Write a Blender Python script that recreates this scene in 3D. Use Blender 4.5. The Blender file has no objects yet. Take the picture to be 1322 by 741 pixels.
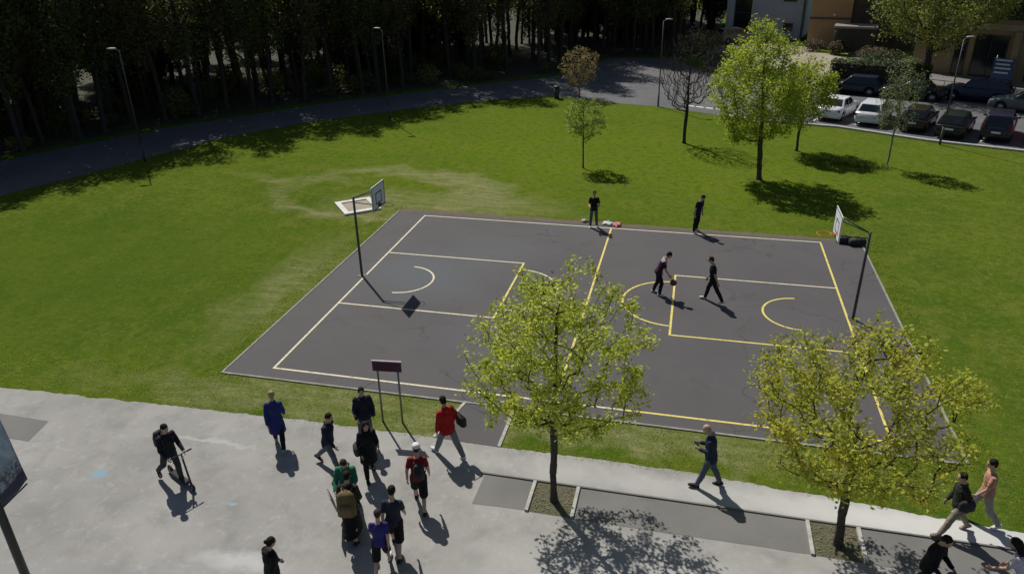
import bpy, bmesh, math, random
import numpy as np
from mathutils import Vector, Matrix, noise
from mathutils.geometry import tessellate_polygon

random.seed(7)
scene = bpy.context.scene
COL = scene.collection
R = math.radians
V3 = Vector

# ------------------------------------------------------------------ helpers
def link(o, parent=None):
    COL.objects.link(o)
    if parent is not None:
        o.parent = parent
    return o

def tag(o, label=None, cat=None, group=None, kind=None):
    if label: o['label'] = label
    if cat: o['category'] = cat
    if group: o['group'] = group
    if kind: o['kind'] = kind
    return o

def empty(name, loc=(0, 0, 0), rz=0.0):
    o = bpy.data.objects.new(name, None)
    o.empty_display_size = 0.2
    o.location = loc
    o.rotation_euler = (0, 0, rz)
    return link(o)

def copy_tree(o, parent=None):
    c = o.copy()
    COL.objects.link(c)
    if parent is not None:
        c.parent = parent
    for ch in list(o.children):
        copy_tree(ch, c)
    return c

def np_mesh(name, V, F, mat, parent=None, smooth=False, uvattr=None):
    """mesh object from numpy arrays, F of one face size"""
    me = bpy.data.meshes.new(name)
    V = np.asarray(V, np.float32); F = np.asarray(F, np.int32)
    k = F.shape[1]
    me.vertices.add(len(V)); me.vertices.foreach_set('co', V.ravel())
    me.loops.add(F.size); me.loops.foreach_set('vertex_index', F.ravel())
    me.polygons.add(len(F))
    me.polygons.foreach_set('loop_start', np.arange(0, F.size, k, dtype=np.int32))
    me.polygons.foreach_set('loop_total', np.full(len(F), k, np.int32))
    if smooth:
        me.polygons.foreach_set('use_smooth', np.ones(len(F), bool))
    me.update(calc_edges=True)
    if mat: me.materials.append(mat)
    return link(bpy.data.objects.new(name, me), parent)

class MB:
    def __init__(s):
        s.v = []; s.f = []
    def add(s, vs, fs):
        b = len(s.v)
        s.v += [tuple(v) for v in vs]
        s.f += [tuple(b + i for i in f) for f in fs]
        return s
    def box(s, c, d, M=None):
        x, y, z = d[0] / 2, d[1] / 2, d[2] / 2
        vs = [V3((a, b, e)) for a in (-x, x) for b in (-y, y) for e in (-z, z)]
        if M is not None: vs = [M @ v for v in vs]
        c = V3(c)
        return s.add([v + c for v in vs], [(0, 1, 3, 2), (4, 6, 7, 5), (0, 4, 5, 1), (2, 3, 7, 6), (0, 2, 6, 4), (1, 5, 7, 3)])
    def tube(s, p0, p1, r0, r1=None, n=10, cap=True):
        r1 = r0 if r1 is None else r1
        p0, p1 = V3(p0), V3(p1)
        d = (p1 - p0)
        if d.length < 1e-6: return s
        q = d.to_track_quat('Z', 'Y').to_matrix()
        vs = []
        for p, r in ((p0, r0), (p1, r1)):
            for i in range(n):
                a = 2 * math.pi * i / n
                vs.append(p + q @ V3((math.cos(a) * r, math.sin(a) * r, 0)))
        fs = [(i, (i + 1) % n, n + (i + 1) % n, n + i) for i in range(n)]
        if cap: fs += [tuple(range(n - 1, -1, -1)), tuple(range(n, 2 * n))]
        return s.add(vs, fs)
    def path(s, pts, r, n=8):
        for a, b in zip(pts[:-1], pts[1:]): s.tube(a, b, r, r, n)
        return s
    def capsule(s, p0, p1, r0, r1=None, n=10):
        """closed tapered capsule"""
        r1 = r0 if r1 is None else r1
        p0, p1 = V3(p0), V3(p1); d = p1 - p0
        q = (d if d.length > 1e-6 else V3((0, 0, 1))).to_track_quat('Z', 'Y').to_matrix()
        ez = q @ V3((0, 0, 1)); rings = []
        for t in (-90, -50, -15): rings.append((p0 + ez * (r0 * math.sin(R(t))), r0 * math.cos(R(t))))
        for t in (15, 50, 90): rings.append((p1 + ez * (r1 * math.sin(R(t))), r1 * math.cos(R(t))))
        return s.rings([(c, q @ V3((max(r, .0005), 0, 0)), q @ V3((0, max(r, .0005), 0))) for c, r in rings], n)
    def rings(s, secs, n=14, pw=2.0):
        """loft of closed (super)elliptic sections (centre, ax, ay)"""
        vs = []
        for c, ax, ay in secs:
            for i in range(n):
                a = 2 * math.pi * i / n
                ca, sa = math.cos(a), math.sin(a)
                if pw != 2.0:
                    ca = math.copysign(abs(ca) ** (2 / pw), ca); sa = math.copysign(abs(sa) ** (2 / pw), sa)
                vs.append(V3(c) + V3(ax) * ca + V3(ay) * sa)
        fs = []
        for k in range(len(secs) - 1):
            for i in range(n):
                j = (i + 1) % n
                fs.append((k * n + i, k * n + j, (k + 1) * n + j, (k + 1) * n + i))
        fs += [tuple(range(n - 1, -1, -1)), tuple(range((len(secs) - 1) * n, len(secs) * n))]
        return s.add(vs, fs)
    def ell(s, c, rad, M=None, n=14, m=8):
        M = M or Matrix.Identity(3)
        secs = []
        for k in range(m + 1):
            t = -math.pi / 2 + math.pi * k / m
            z, q = math.sin(t), max(math.cos(t), .004)
            secs.append((V3(c) + M @ V3((0, 0, z * rad[2])), M @ V3((rad[0] * q, 0, 0)), M @ V3((0, rad[1] * q, 0))))
        return s.rings(secs, n)
    def torus(s, c, R_, r, ax=(0, 0, 1), n=20, m=6):
        q = V3(ax).to_track_quat('Z', 'Y').to_matrix(); vs = []; fs = []
        for i in range(n):
            a = 2 * math.pi * i / n
            for j in range(m):
                b = 2 * math.pi * j / m
                vs.append(V3(c) + q @ V3(((R_ + r * math.cos(b)) * math.cos(a), (R_ + r * math.cos(b)) * math.sin(a), r * math.sin(b))))
                fs.append((i * m + j, ((i + 1) % n) * m + j, ((i + 1) % n) * m + (j + 1) % m, i * m + (j + 1) % m))
        return s.add(vs, fs)
    def build(s, name, mat, parent=None, smooth=False, bevel=0.0, seg=2, M=None):
        me = bpy.data.meshes.new(name)
        me.from_pydata(s.v, [], s.f)
        bm = bmesh.new(); bm.from_mesh(me)
        bmesh.ops.recalc_face_normals(bm, faces=bm.faces)
        if bevel > 0:
            es = [e for e in bm.edges if len(e.link_faces) == 2 and e.calc_face_angle(0) > R(35)]
            bmesh.ops.bevel(bm, geom=es, offset=bevel, segments=seg, affect='EDGES', profile=.5)
        if M is not None: bm.transform(M)
        bm.to_mesh(me); bm.free()
        if smooth:
            for p in me.polygons: p.use_smooth = True
        me.materials.append(mat)
        return link(bpy.data.objects.new(name, me), parent)

def poly_sheet(name, pts, z, mat, parent=None):
    vs = [V3((x, y, z)) for x, y in pts]
    tris = tessellate_polygon([vs])
    me = bpy.data.meshes.new(name)
    me.from_pydata([tuple(v) for v in vs], [], [tuple(t) for t in tris])
    bm = bmesh.new(); bm.from_mesh(me)
    bmesh.ops.recalc_face_normals(bm, faces=bm.faces)
    for f in bm.faces:
        if f.normal.z < 0: f.normal_flip()
    bm.to_mesh(me); bm.free()
    me.materials.append(mat)
    return link(bpy.data.objects.new(name, me), parent)

# ------------------------------------------------------------------ materials
def newmat(name):
    m = bpy.data.materials.new(name); m.use_nodes = True
    nt = m.node_tree; nt.nodes.clear()
    out = nt.nodes.new('ShaderNodeOutputMaterial')
    return m, nt, out

def N(nt, t, **kw):
    n = nt.nodes.new('ShaderNode' + t)
    for k, v in kw.items():
        if k.startswith('i_'): n.inputs[k[2:].replace('_', ' ')].default_value = v
        else: setattr(n, k, v)
    return n

def c4(c): return (c[0], c[1], c[2], 1.0)

def noise_fac(nt, scale, detail=4, rough=.55, lo=.35, hi=.65, coord=None, vec=None, dist=0.0):
    tc = N(nt, 'TexCoord')
    n = N(nt, 'TexNoise'); n.inputs['Scale'].default_value = scale; n.inputs['Detail'].default_value = detail
    n.inputs['Roughness'].default_value = rough; n.inputs['Distortion'].default_value = dist
    nt.links.new(vec if vec is not None else tc.outputs[coord or 'Object'], n.inputs['Vector'])
    mr = N(nt, 'MapRange'); mr.inputs['From Min'].default_value = lo; mr.inputs['From Max'].default_value = hi
    nt.links.new(n.outputs['Fac'], mr.inputs['Value'])
    return mr.outputs['Result']

def mixc(nt, fac, a, b):
    m = N(nt, 'Mix', data_type='RGBA')
    for s, v in ((m.inputs[6], a), (m.inputs[7], b)):
        if hasattr(v, 'links') or hasattr(v, 'is_output'): nt.links.new(v, s)
        else: s.default_value = c4(v)
    if isinstance(fac, (int, float)): m.inputs[0].default_value = fac
    else: nt.links.new(fac, m.inputs[0])
    return m.outputs[2]

def mth(nt, op, a, b=None):
    m = N(nt, 'Math', operation=op)
    for i, v in enumerate((a, b)):
        if v is None: continue
        if isinstance(v, (int, float)): m.inputs[i].default_value = v
        else: nt.links.new(v, m.inputs[i])
    return m.outputs[0]

def pm(name, c1, c2=None, scale=6.0, detail=4, rough=.7, bump=0.0, bscale=40, metal=0.0, spec=.5, lo=.35, hi=.65, coat=0.0):
    m, nt, out = newmat(name)
    b = N(nt, 'BsdfPrincipled')
    b.inputs['Roughness'].default_value = rough; b.inputs['Metallic'].default_value = metal
    b.inputs['Specular IOR Level'].default_value = spec; b.inputs['Coat Weight'].default_value = coat
    if c2 is None: c2 = tuple(x * .8 for x in c1)
    nt.links.new(mixc(nt, noise_fac(nt, scale, detail, lo=lo, hi=hi), c1, c2), b.inputs['Base Color'])
    if bump > 0:
        bp = N(nt, 'Bump'); bp.inputs['Strength'].default_value = bump; bp.inputs['Distance'].default_value = .02
        nt.links.new(noise_fac(nt, bscale, 5, lo=.2, hi=.8), bp.inputs['Height']); nt.links.new(bp.outputs[0], b.inputs['Normal'])
    nt.links.new(b.outputs[0], out.inputs[0])
    return m

def leafmat(name, c1, c2, scale=1.2, trans=.45, tg=.8):
    m, nt, out = newmat(name)
    col = mixc(nt, noise_fac(nt, scale, 3, lo=.38, hi=.62), c1, c2)
    rnd = N(nt, 'ObjectInfo')
    hs = N(nt, 'HueSaturation')
    nt.links.new(col, hs.inputs['Color'])
    nt.links.new(mth(nt, 'ADD', mth(nt, 'MULTIPLY', rnd.outputs['Random'], .5), .75), hs.inputs['Value'])
    d = N(nt, 'BsdfPrincipled'); d.inputs['Roughness'].default_value = .55; d.inputs['Specular IOR Level'].default_value = .3
    t = N(nt, 'BsdfTranslucent')
    nt.links.new(hs.outputs[0], d.inputs['Base Color'])
    g = N(nt, 'Gamma'); g.inputs[1].default_value = tg
    nt.links.new(hs.outputs[0], g.inputs[0]); nt.links.new(g.outputs[0], t.inputs['Color'])
    mx = N(nt, 'MixShader'); mx.inputs[0].default_value = trans
    nt.links.new(d.outputs[0], mx.inputs[1]); nt.links.new(t.outputs[0], mx.inputs[2])
    nt.links.new(mx.outputs[0], out.inputs[0])
    return m

def ellipse_mask(nt, pos, cx, cy, rx, ry, inner=.6, outer=1.1):
    """1 inside an ellipse on the ground, falling to 0 outside"""
    sx = N(nt, 'SeparateXYZ'); nt.links.new(pos, sx.inputs[0])
    a = mth(nt, 'DIVIDE', mth(nt, 'SUBTRACT', sx.outputs[0], cx), rx)
    b = mth(nt, 'DIVIDE', mth(nt, 'SUBTRACT', sx.outputs[1], cy), ry)
    d = mth(nt, 'SQRT', mth(nt, 'ADD', mth(nt, 'MULTIPLY', a, a), mth(nt, 'MULTIPLY', b, b)))
    mr = N(nt, 'MapRange'); mr.inputs[1].default_value = inner; mr.inputs[2].default_value = outer
    mr.inputs[3].default_value = 1; mr.inputs[4].default_value = 0
    nt.links.new(d, mr.inputs[0])
    return mr.outputs[0]

def warped(nt, amt=1.2, scale=.5):
    tc = N(nt, 'TexCoord')
    n = N(nt, 'TexNoise'); n.inputs['Scale'].default_value = scale; n.inputs['Detail'].default_value = 5
    nt.links.new(tc.outputs['Object'], n.inputs['Vector'])
    s = N(nt, 'VectorMath', operation='SUBTRACT'); s.inputs[1].default_value = (.5, .5, .5)
    nt.links.new(n.outputs['Color'], s.inputs[0])
    k = N(nt, 'VectorMath', operation='SCALE'); k.inputs['Scale'].default_value = amt * 2
    nt.links.new(s.outputs[0], k.inputs[0])
    a = N(nt, 'VectorMath', operation='ADD')
    nt.links.new(tc.outputs['Object'], a.inputs[0]); nt.links.new(k.outputs[0], a.inputs[1])
    return a.outputs[0]

def grass_ground():
    m, nt, out = newmat('lawn_grass')
    b = N(nt, 'BsdfPrincipled'); b.inputs['Roughness'].default_value = .95; b.inputs['Specular IOR Level'].default_value = .0
    c = mixc(nt, noise_fac(nt, .16, 6, .6, lo=.36, hi=.64), (.098, .140, .013), (.060, .104, .010))
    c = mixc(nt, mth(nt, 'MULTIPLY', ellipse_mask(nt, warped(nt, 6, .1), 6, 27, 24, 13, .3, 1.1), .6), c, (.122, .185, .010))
    c = mixc(nt, mth(nt, 'MULTIPLY', noise_fac(nt, .7, 6, .7, lo=.46, hi=.62), .7), c, (.125, .150, .022))
    c = mixc(nt, mth(nt, 'MULTIPLY', noise_fac(nt, 2.4, 7, .75, lo=.48, hi=.62), .75), c, (.052, .092, .012))
    c = mixc(nt, mth(nt, 'MULTIPLY', noise_fac(nt, 4.3, 7, .78, lo=.52, hi=.64), .7), c, (.17, .18, .055))
    c = mixc(nt, mth(nt, 'MULTIPLY', noise_fac(nt, 13, 5, .7, lo=.5, hi=.66), .5), c, (.040, .066, .010))
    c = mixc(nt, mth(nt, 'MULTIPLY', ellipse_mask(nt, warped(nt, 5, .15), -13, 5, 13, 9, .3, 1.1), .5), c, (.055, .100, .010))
    w = warped(nt, 2.0, .55)
    # worn streaks behind the left hoop, thin browning elsewhere
    st = N(nt, 'Mapping'); st.inputs['Scale'].default_value = (.55, 2.6, 1); st.inputs['Rotation'].default_value = (0, 0, R(18))
    tcs = N(nt, 'TexCoord'); nt.links.new(tcs.outputs['Object'], st.inputs[0])
    dry = noise_fac(nt, 1.3, 8, .78, lo=.42, hi=.62, vec=st.outputs[0])
    dry2 = noise_fac(nt, 6, 6, .75, lo=.42, hi=.64)
    ring = mth(nt, 'SUBTRACT', ellipse_mask(nt, w, -3.0, 17.2, 6.8, 5.0, .8, 1.02), ellipse_mask(nt, w, -4.2, 17.3, 5.2, 3.7, .72, 1.0))
    core = mth(nt, 'MULTIPLY', ellipse_mask(nt, w, -2.6, 15.4, 3.6, 2.6, .3, 1.05), .75)
    p2 = mth(nt, 'MULTIPLY', ellipse_mask(nt, w, 1.8, 16.4, 5.2, 1.9, .3, 1.1), .9)
    p3 = mth(nt, 'MULTIPLY', ellipse_mask(nt, w, -2.6, 6.0, 1.9, 6.5, .2, 1.0), .7)
    p4 = mth(nt, 'MULTIPLY', ellipse_mask(nt, w, 6.5, -1.4, 14, 1.2, .5, 1.0), .8)
    p5 = mth(nt, 'MULTIPLY', ellipse_mask(nt, w, -9, 18.5, 4.5, .8, .2, 1.1), .6)
    fac = mth(nt, 'MAXIMUM', mth(nt, 'MAXIMUM', mth(nt, 'MAXIMUM', ring, core), p2), mth(nt, 'MAXIMUM', mth(nt, 'MAXIMUM', p3, p5), p4))
    fac = mth(nt, 'MULTIPLY', fac, mth(nt, 'ADD', mth(nt, 'ADD', mth(nt, 'MULTIPLY', dry, .6), mth(nt, 'MULTIPLY', dry2, .35)), .12))
    c = mixc(nt, fac, c, (.26, .24, .13))
    nt.links.new(c, b.inputs['Base Color'])
    bp = N(nt, 'Bump'); bp.inputs['Strength'].default_value = .6; bp.inputs['Distance'].default_value = .05
    nt.links.new(noise_fac(nt, 14, 6, .7, lo=.2, hi=.8), bp.inputs['Height']); nt.links.new(bp.outputs[0], b.inputs['Normal'])
    nt.links.new(b.outputs[0], out.inputs[0])
    return m

def asphalt(name, c1, c2, extra=None):
    m, nt, out = newmat(name)
    b = N(nt, 'BsdfPrincipled'); b.inputs['Roughness'].default_value = .85; b.inputs['Specular IOR Level'].default_value = .3
    c = mixc(nt, noise_fac(nt, .35, 5, .6, lo=.32, hi=.68), c1, c2)
    c = mixc(nt, mth(nt, 'MULTIPLY', noise_fac(nt, 60, 3, .7, lo=.45, hi=.7), .45), c, tuple(x * 1.7 for x in c1))
    vo = N(nt, 'TexVoronoi', feature='DISTANCE_TO_EDGE'); vo.inputs['Scale'].default_value = .22
    nt.links.new(warped(nt, .7, .9), vo.inputs['Vector'])
    mr = N(nt, 'MapRange'); mr.inputs[1].default_value = .0015; mr.inputs[2].default_value = .006; mr.inputs[3].default_value = 1; mr.inputs[4].default_value = 0
    nt.links.new(vo.outputs['Distance'], mr.inputs[0])
    c = mixc(nt, mth(nt, 'MULTIPLY', mth(nt, 'MULTIPLY', mr.outputs[0], noise_fac(nt, .25, 3, lo=.5, hi=.56)), .6), c, tuple(x * .45 for x in c1))
    c = mixc(nt, mth(nt, 'MULTIPLY', noise_fac(nt, 1.6, 6, .7, lo=.52, hi=.7), .35), c, tuple(x * 1.35 for x in c1))
    c = mixc(nt, mth(nt, 'MULTIPLY', noise_fac(nt, .8, 6, .75, lo=.55, hi=.68), .4), c, tuple(x * .72 for x in c1))
    if extra:
        w = warped(nt, .9, .6)
        for (cx, cy, rx, ry, col, k) in extra:
            c = mixc(nt, mth(nt, 'MULTIPLY', ellipse_mask(nt, w, cx, cy, rx, ry, .2, 1.1), k), c, col)
    nt.links.new(c, b.inputs['Base Color'])
    bp = N(nt, 'Bump'); bp.inputs['Strength'].default_value = .35; bp.inputs['Distance'].default_value = .01
    nt.links.new(noise_fac(nt, 90, 4, .6, lo=.2, hi=.8), bp.inputs['Height']); nt.links.new(bp.outputs[0], b.inputs['Normal'])
    nt.links.new(b.outputs[0], out.inputs[0])
    return m

def concrete_walk():
    m, nt, out = newmat('worn_pavement')
    b = N(nt, 'BsdfPrincipled'); b.inputs['Roughness'].default_value = .85; b.inputs['Specular IOR Level'].default_value = .3
    c = mixc(nt, noise_fac(nt, .3, 6, .62, lo=.34, hi=.66, dist=.15), (.24, .235, .22), (.325, .317, .30))
    c = mixc(nt, mth(nt, 'MULTIPLY', noise_fac(nt, .9, 6, .7, lo=.48, hi=.66, dist=.25), .6), c, (.185, .182, .172))
    c = mixc(nt, mth(nt, 'MULTIPLY', noise_fac(nt, 45, 3, .6, lo=.5, hi=.75), .3), c, (.19, .185, .175))
    c = mixc(nt, mth(nt, 'MULTIPLY', noise_fac(nt, 2.8, 7, .75, lo=.54, hi=.66), .35), c, (.42, .415, .40))
    vo = N(nt, 'TexVoronoi', feature='F1'); vo.inputs['Scale'].default_value = 3.2
    tcv = N(nt, 'TexCoord'); nt.links.new(tcv.outputs['Object'], vo.inputs['Vector'])
    mr = N(nt, 'MapRange'); mr.inputs[1].default_value = .05; mr.inputs[2].default_value = .09; mr.inputs[3].default_value = 1; mr.inputs[4].default_value = 0
    nt.links.new(vo.outputs['Distance'], mr.inputs[0])
    c = mixc(nt, mth(nt, 'MULTIPLY', mth(nt, 'MULTIPLY', mr.outputs[0], noise_fac(nt, .8, 3, lo=.5, hi=.6)), .45), c, (.13, .13, .125))
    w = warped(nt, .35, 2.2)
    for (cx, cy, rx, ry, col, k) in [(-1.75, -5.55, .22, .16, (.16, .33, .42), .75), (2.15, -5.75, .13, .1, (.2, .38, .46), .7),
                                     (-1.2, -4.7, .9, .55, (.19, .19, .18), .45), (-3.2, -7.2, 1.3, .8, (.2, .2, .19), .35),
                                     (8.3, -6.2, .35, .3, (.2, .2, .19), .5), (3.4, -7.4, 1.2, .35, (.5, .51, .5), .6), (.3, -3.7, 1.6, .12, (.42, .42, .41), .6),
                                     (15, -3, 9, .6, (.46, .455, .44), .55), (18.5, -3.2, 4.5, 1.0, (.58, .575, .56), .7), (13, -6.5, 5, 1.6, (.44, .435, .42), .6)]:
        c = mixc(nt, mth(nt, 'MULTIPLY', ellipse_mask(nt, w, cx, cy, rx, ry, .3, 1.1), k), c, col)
    nt.links.new(c, b.inputs['Base Color'])
    bp = N(nt, 'Bump'); bp.inputs['Strength'].default_value = .25; bp.inputs['Distance'].default_value = .012
    nt.links.new(noise_fac(nt, 30, 6, .65, lo=.2, hi=.8), bp.inputs['Height']); nt.links.new(bp.outputs[0], b.inputs['Normal'])
    nt.links.new(b.outputs[0], out.inputs[0])
    return m

def worn_paint(name, col, under):
    m, nt, out = newmat(name)
    b = N(nt, 'BsdfPrincipled'); b.inputs['Roughness'].default_value = .7
    nt.links.new(mixc(nt, noise_fac(nt, 7, 8, .8, lo=.50, hi=.70), col, under), b.inputs['Base Color'])
    nt.links.new(b.outputs[0], out.inputs[0])
    return m

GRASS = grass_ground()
COURT = asphalt('court_asphalt', (.073, .068, .071), (.088, .082, .085), [(1.9, 7.6, 3.4, 2.8, (.092, .105, .114), .8), (4.5, 10.5, 3, 2, (.095, .10, .106), .6), (6, 3, 2.5, 1.6, (.095, .098, .102), .5)])
ROAD = asphalt('road_asphalt', (.088, .088, .093), (.125, .124, .127))
PATCH = asphalt('patch_asphalt', (.125, .122, .116), (.18, .175, .165))
WALK = concrete_walk()
KERB = pm('kerb_concrete', (.42, .41, .38), (.30, .29, .27), 5, rough=.9, bump=.2)
CREAM = worn_paint('cream_line_paint', (.60, .55, .38), (.17, .155, .12))
YELLOW = worn_paint('yellow_line_paint', (.66, .55, .13), (.19, .165, .08))
WHITEP = worn_paint('white_line_paint', (.72, .72, .70), (.2, .2, .2))
SOIL = pm('pit_soil', (.115, .098, .07), (.075, .085, .04), 9, 6, rough=1, bump=.8, bscale=18)
LITTER = pm('wood_floor_litter', (.050, .040, .024), (.032, .045, .016), .8, 7, rough=1, bump=.8, bscale=6)
GRAVEL = pm('tan_gravel', (.33, .29, .225), (.26, .23, .18), 1.2, 7, rough=1, bump=.5, bscale=12)
STEEL = pm('galvanised_steel', (.22, .23, .23), (.16, .17, .17), 8, rough=.45, metal=.6)
LAMPST = pm('dull_lamp_steel', (.085, .088, .085), (.06, .062, .06), 8, rough=.6, metal=.3)
DARKSTEEL = pm('dark_painted_steel', (.045, .05, .05), (.03, .034, .034), 8, rough=.5)
GREENPOLE = pm('green_black_pole_paint', (.028, .034, .03), (.02, .024, .022), 8, rough=.4)
WHITE = pm('white_board_paint', (.72, .73, .74), (.62, .64, .66), 7, rough=.5)
BLUEP = pm('blue_grey_board_paint', (.06, .075, .12), None, 7, rough=.5)
ORANGE = pm('orange_rim_paint', (.62, .17, .03), (.5, .12, .03), 7, rough=.5)
RUBBER = pm('black_rubber', (.018, .018, .018), (.026, .026, .026), 12, rough=.85)
ALLOY = pm('wheel_alloy', (.38, .38, .4), (.3, .3, .31), 9, rough=.35, metal=.8)
BARK = pm('grey_brown_bark', (.085, .068, .052), (.045, .038, .03), 12, 6, rough=.95, bump=.8, bscale=30)
DARKBARK = pm('dark_wood_bark', (.05, .04, .032), (.028, .024, .02), 7, 6, rough=.95, bump=.8, bscale=18)
BIRCHB = pm('pale_birch_bark', (.32, .30, .27), (.10, .09, .08), 9, 5, rough=.9, bump=.3)
LEAF_Y = leafmat('spring_leaf_yellow_green', (.46, .50, .045), (.30, .36, .032), 1.3, .5, .8)
LEAF_O = leafmat('spring_leaf_golden_green', (.57, .56, .05), (.43, .48, .042), 1.3, .5, .75)
LEAF_G = leafmat('fresh_lime_leaf', (.40, .47, .03), (.28, .36, .025), .8, .5, .8)
LEAF_D = leafmat('sapling_leaf', (.24, .32, .04), (.16, .23, .03), 1.2, .48)
LEAF_B = leafmat('birch_leaf', (.13, .165, .05), (.09, .115, .035), 1.2, .4)
LEAF_W = leafmat('wood_leaf', (.20, .24, .055), (.15, .14, .06), .35, .58, .8)
LEAF_W2 = leafmat('wood_leaf_brownish', (.22, .18, .085), (.15, .16, .06), .35, .58, .8)
LEAF_BR = leafmat('bronze_leaf', (.26, .15, .06), (.24, .23, .05), 1.2, .45)
LEAF_SH = leafmat('dull_bronze_leaf', (.12, .085, .05), (.10, .10, .045), 1.2, .35)
LEAF_H = leafmat('hedge_leaf', (.055, .085, .018), (.035, .055, .014), 1.5, .25)
BLADE = leafmat('grass_blade', (.30, .36, .04), (.17, .25, .02), 1.6, .5)
GLASS = pm('dark_car_glass', (.012, .015, .017), (.018, .02, .022), 3, rough=.08, spec=.6)
WINGLASS = pm('dark_window_glass', (.012, .015, .02), (.02, .022, .026), 1, rough=.1, spec=.6)

# ------------------------------------------------------------------ camera, light
cam = bpy.data.objects.new('camera', bpy.data.cameras.new('camera'))
COL.objects.link(cam)
yaw, pitch, roll = -.242093, .443848, -.018568
f = V3((math.sin(yaw) * math.cos(pitch), math.cos(yaw) * math.cos(pitch), -math.sin(pitch)))
r0 = V3((math.cos(yaw), -math.sin(yaw), 0)); u0 = r0.cross(f)
rr = r0 * math.cos(roll) + u0 * math.sin(roll); uu = -r0 * math.sin(roll) + u0 * math.cos(roll)
M = Matrix((rr, uu, -f)).transposed().to_4x4(); M.translation = V3((12.08597, -17.64877, 12.19667))
cam.matrix_world = M
cam.data.sensor_width = 36.0
cam.data.lens = 960.94 / 1322 * 36.0
cam.data.clip_end = 2000
scene.camera = cam

SUN_EL, SUN_AZ = R(50.2), math.atan2(-.653, .757)
sd = V3((math.sin(SUN_AZ) * math.cos(SUN_EL), math.cos(SUN_AZ) * math.cos(SUN_EL), math.sin(SUN_EL)))
sl = bpy.data.lights.new('sun', 'SUN'); sl.energy = 4.6; sl.angle = R(.53); sl.color = (1.0, .955, .88)
so = bpy.data.objects.new('sun', sl); COL.objects.link(so)
so.rotation_euler = (-sd).to_track_quat('-Z', 'Y').to_euler(); so.location = (0, 0, 60)
w = bpy.data.worlds.new('World'); scene.world = w; w.use_nodes = True
nt = w.node_tree; bg = nt.nodes['Background']; sky = nt.nodes.new('ShaderNodeTexSky')
sky.sky_type = 'NISHITA'; sky.sun_disc = False; sky.sun_elevation = SUN_EL; sky.sun_rotation = SUN_AZ % (2 * math.pi)
nt.links.new(sky.outputs[0], bg.inputs['Color']); bg.inputs['Strength'].default_value = .055
scene.view_settings.view_transform = 'Standard'; scene.view_settings.look = 'None'
scene.view_settings.exposure = 0.0; scene.view_settings.gamma = 1.0
scene.cycles.max_bounces = 6; scene.cycles.diffuse_bounces = 3; scene.cycles.transparent_max_bounces = 8
scene.cycles.use_denoising = True

# ------------------------------------------------------------------ ground, road, pavement
def jit_line(pts, step=.12, amp=.05, seed=0, sc=1.0):
    o = []
    for (a, b) in zip(pts[:-1], pts[1:]):
        a, b = V3((*a, 0)), V3((*b, 0)); n = max(1, int((b - a).length / step))
        t = (b - a).normalized(); nn = V3((-t.y, t.x, 0))
        for i in range(n):
            p = a.lerp(b, i / n)
            k = noise.noise(V3((p.x * 1.1 * sc, p.y * 1.1 * sc, seed))) + .6 * noise.noise(V3((p.x * 4 * sc, p.y * 4 * sc, seed + 5)))
            p = p + nn * (amp * k)
            o.append((p.x, p.y))
    o.append(pts[-1]); return o

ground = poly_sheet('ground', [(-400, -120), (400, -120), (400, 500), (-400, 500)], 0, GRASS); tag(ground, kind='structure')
near_edge = [(-39.2, -13.5), (-28.2, .5), (-21.8, 17.0), (-18.7, 26.2), (-15.1, 31.5), (-9.7, 36.6), (-4.0, 41.2), (.8, 43.5), (5.8, 41.6), (9.5, 40.7), (14, 38.3), (17.6, 36.7), (21.6, 35.9), (26.6, 33.0), (31.4, 31.3), (46, 25)]
far_edge = [(56, 36), (40, 43), (31.2, 47.2), (27, 48.9), (22, 50.3), (17, 53.5), (12.5, 57.5), (10, 63.5), (7, 65), (3, 64.6), (1, 57), (-.6, 54), (-8.5, 48), (-18, 39), (-26, 29), (-30.5, 20), (-36, 4), (-46, -10)]
far_edge = far_edge[:11] + [(-.2, 53), (-7.6, 46.9), (-16.8, 38), (-24.6, 28), (-29, 19.2), (-34.6, 3.6), (-44, -11)]
tag(poly_sheet('road', jit_line(near_edge, .4, .12, 3) + far_edge, .006, ROAD), kind='structure')
tag(poly_sheet('wood_floor', [(-48, -9), (-36, 4), (-30.2, 19.6), (-25.6, 28.6), (-17.8, 38.8), (-8.5, 47.6), (-1.0, 54), (.6, 58), (1.6, 64.8), (7, 66), (11, 66), (14.5, 84), (16, 120), (-40, 120), (-110, 70), (-110, -5)], .004, LITTER), kind='structure')
walk_edge = jit_line([(-60, -2.75), (-7.5, -2.72), (-2.4, -2.5), (3.0, -2.32), (6.05, -2.3), (7.9, -2.34), (12.2, -2.3), (16.5, -2.6), (20, -2.85), (60, -4.2)], .06, .075, 11, 1.5)
tag(poly_sheet('pavement', [(-60, -40), (60, -40)][::-1] + walk_edge, .010, WALK), kind='structure')
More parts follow.
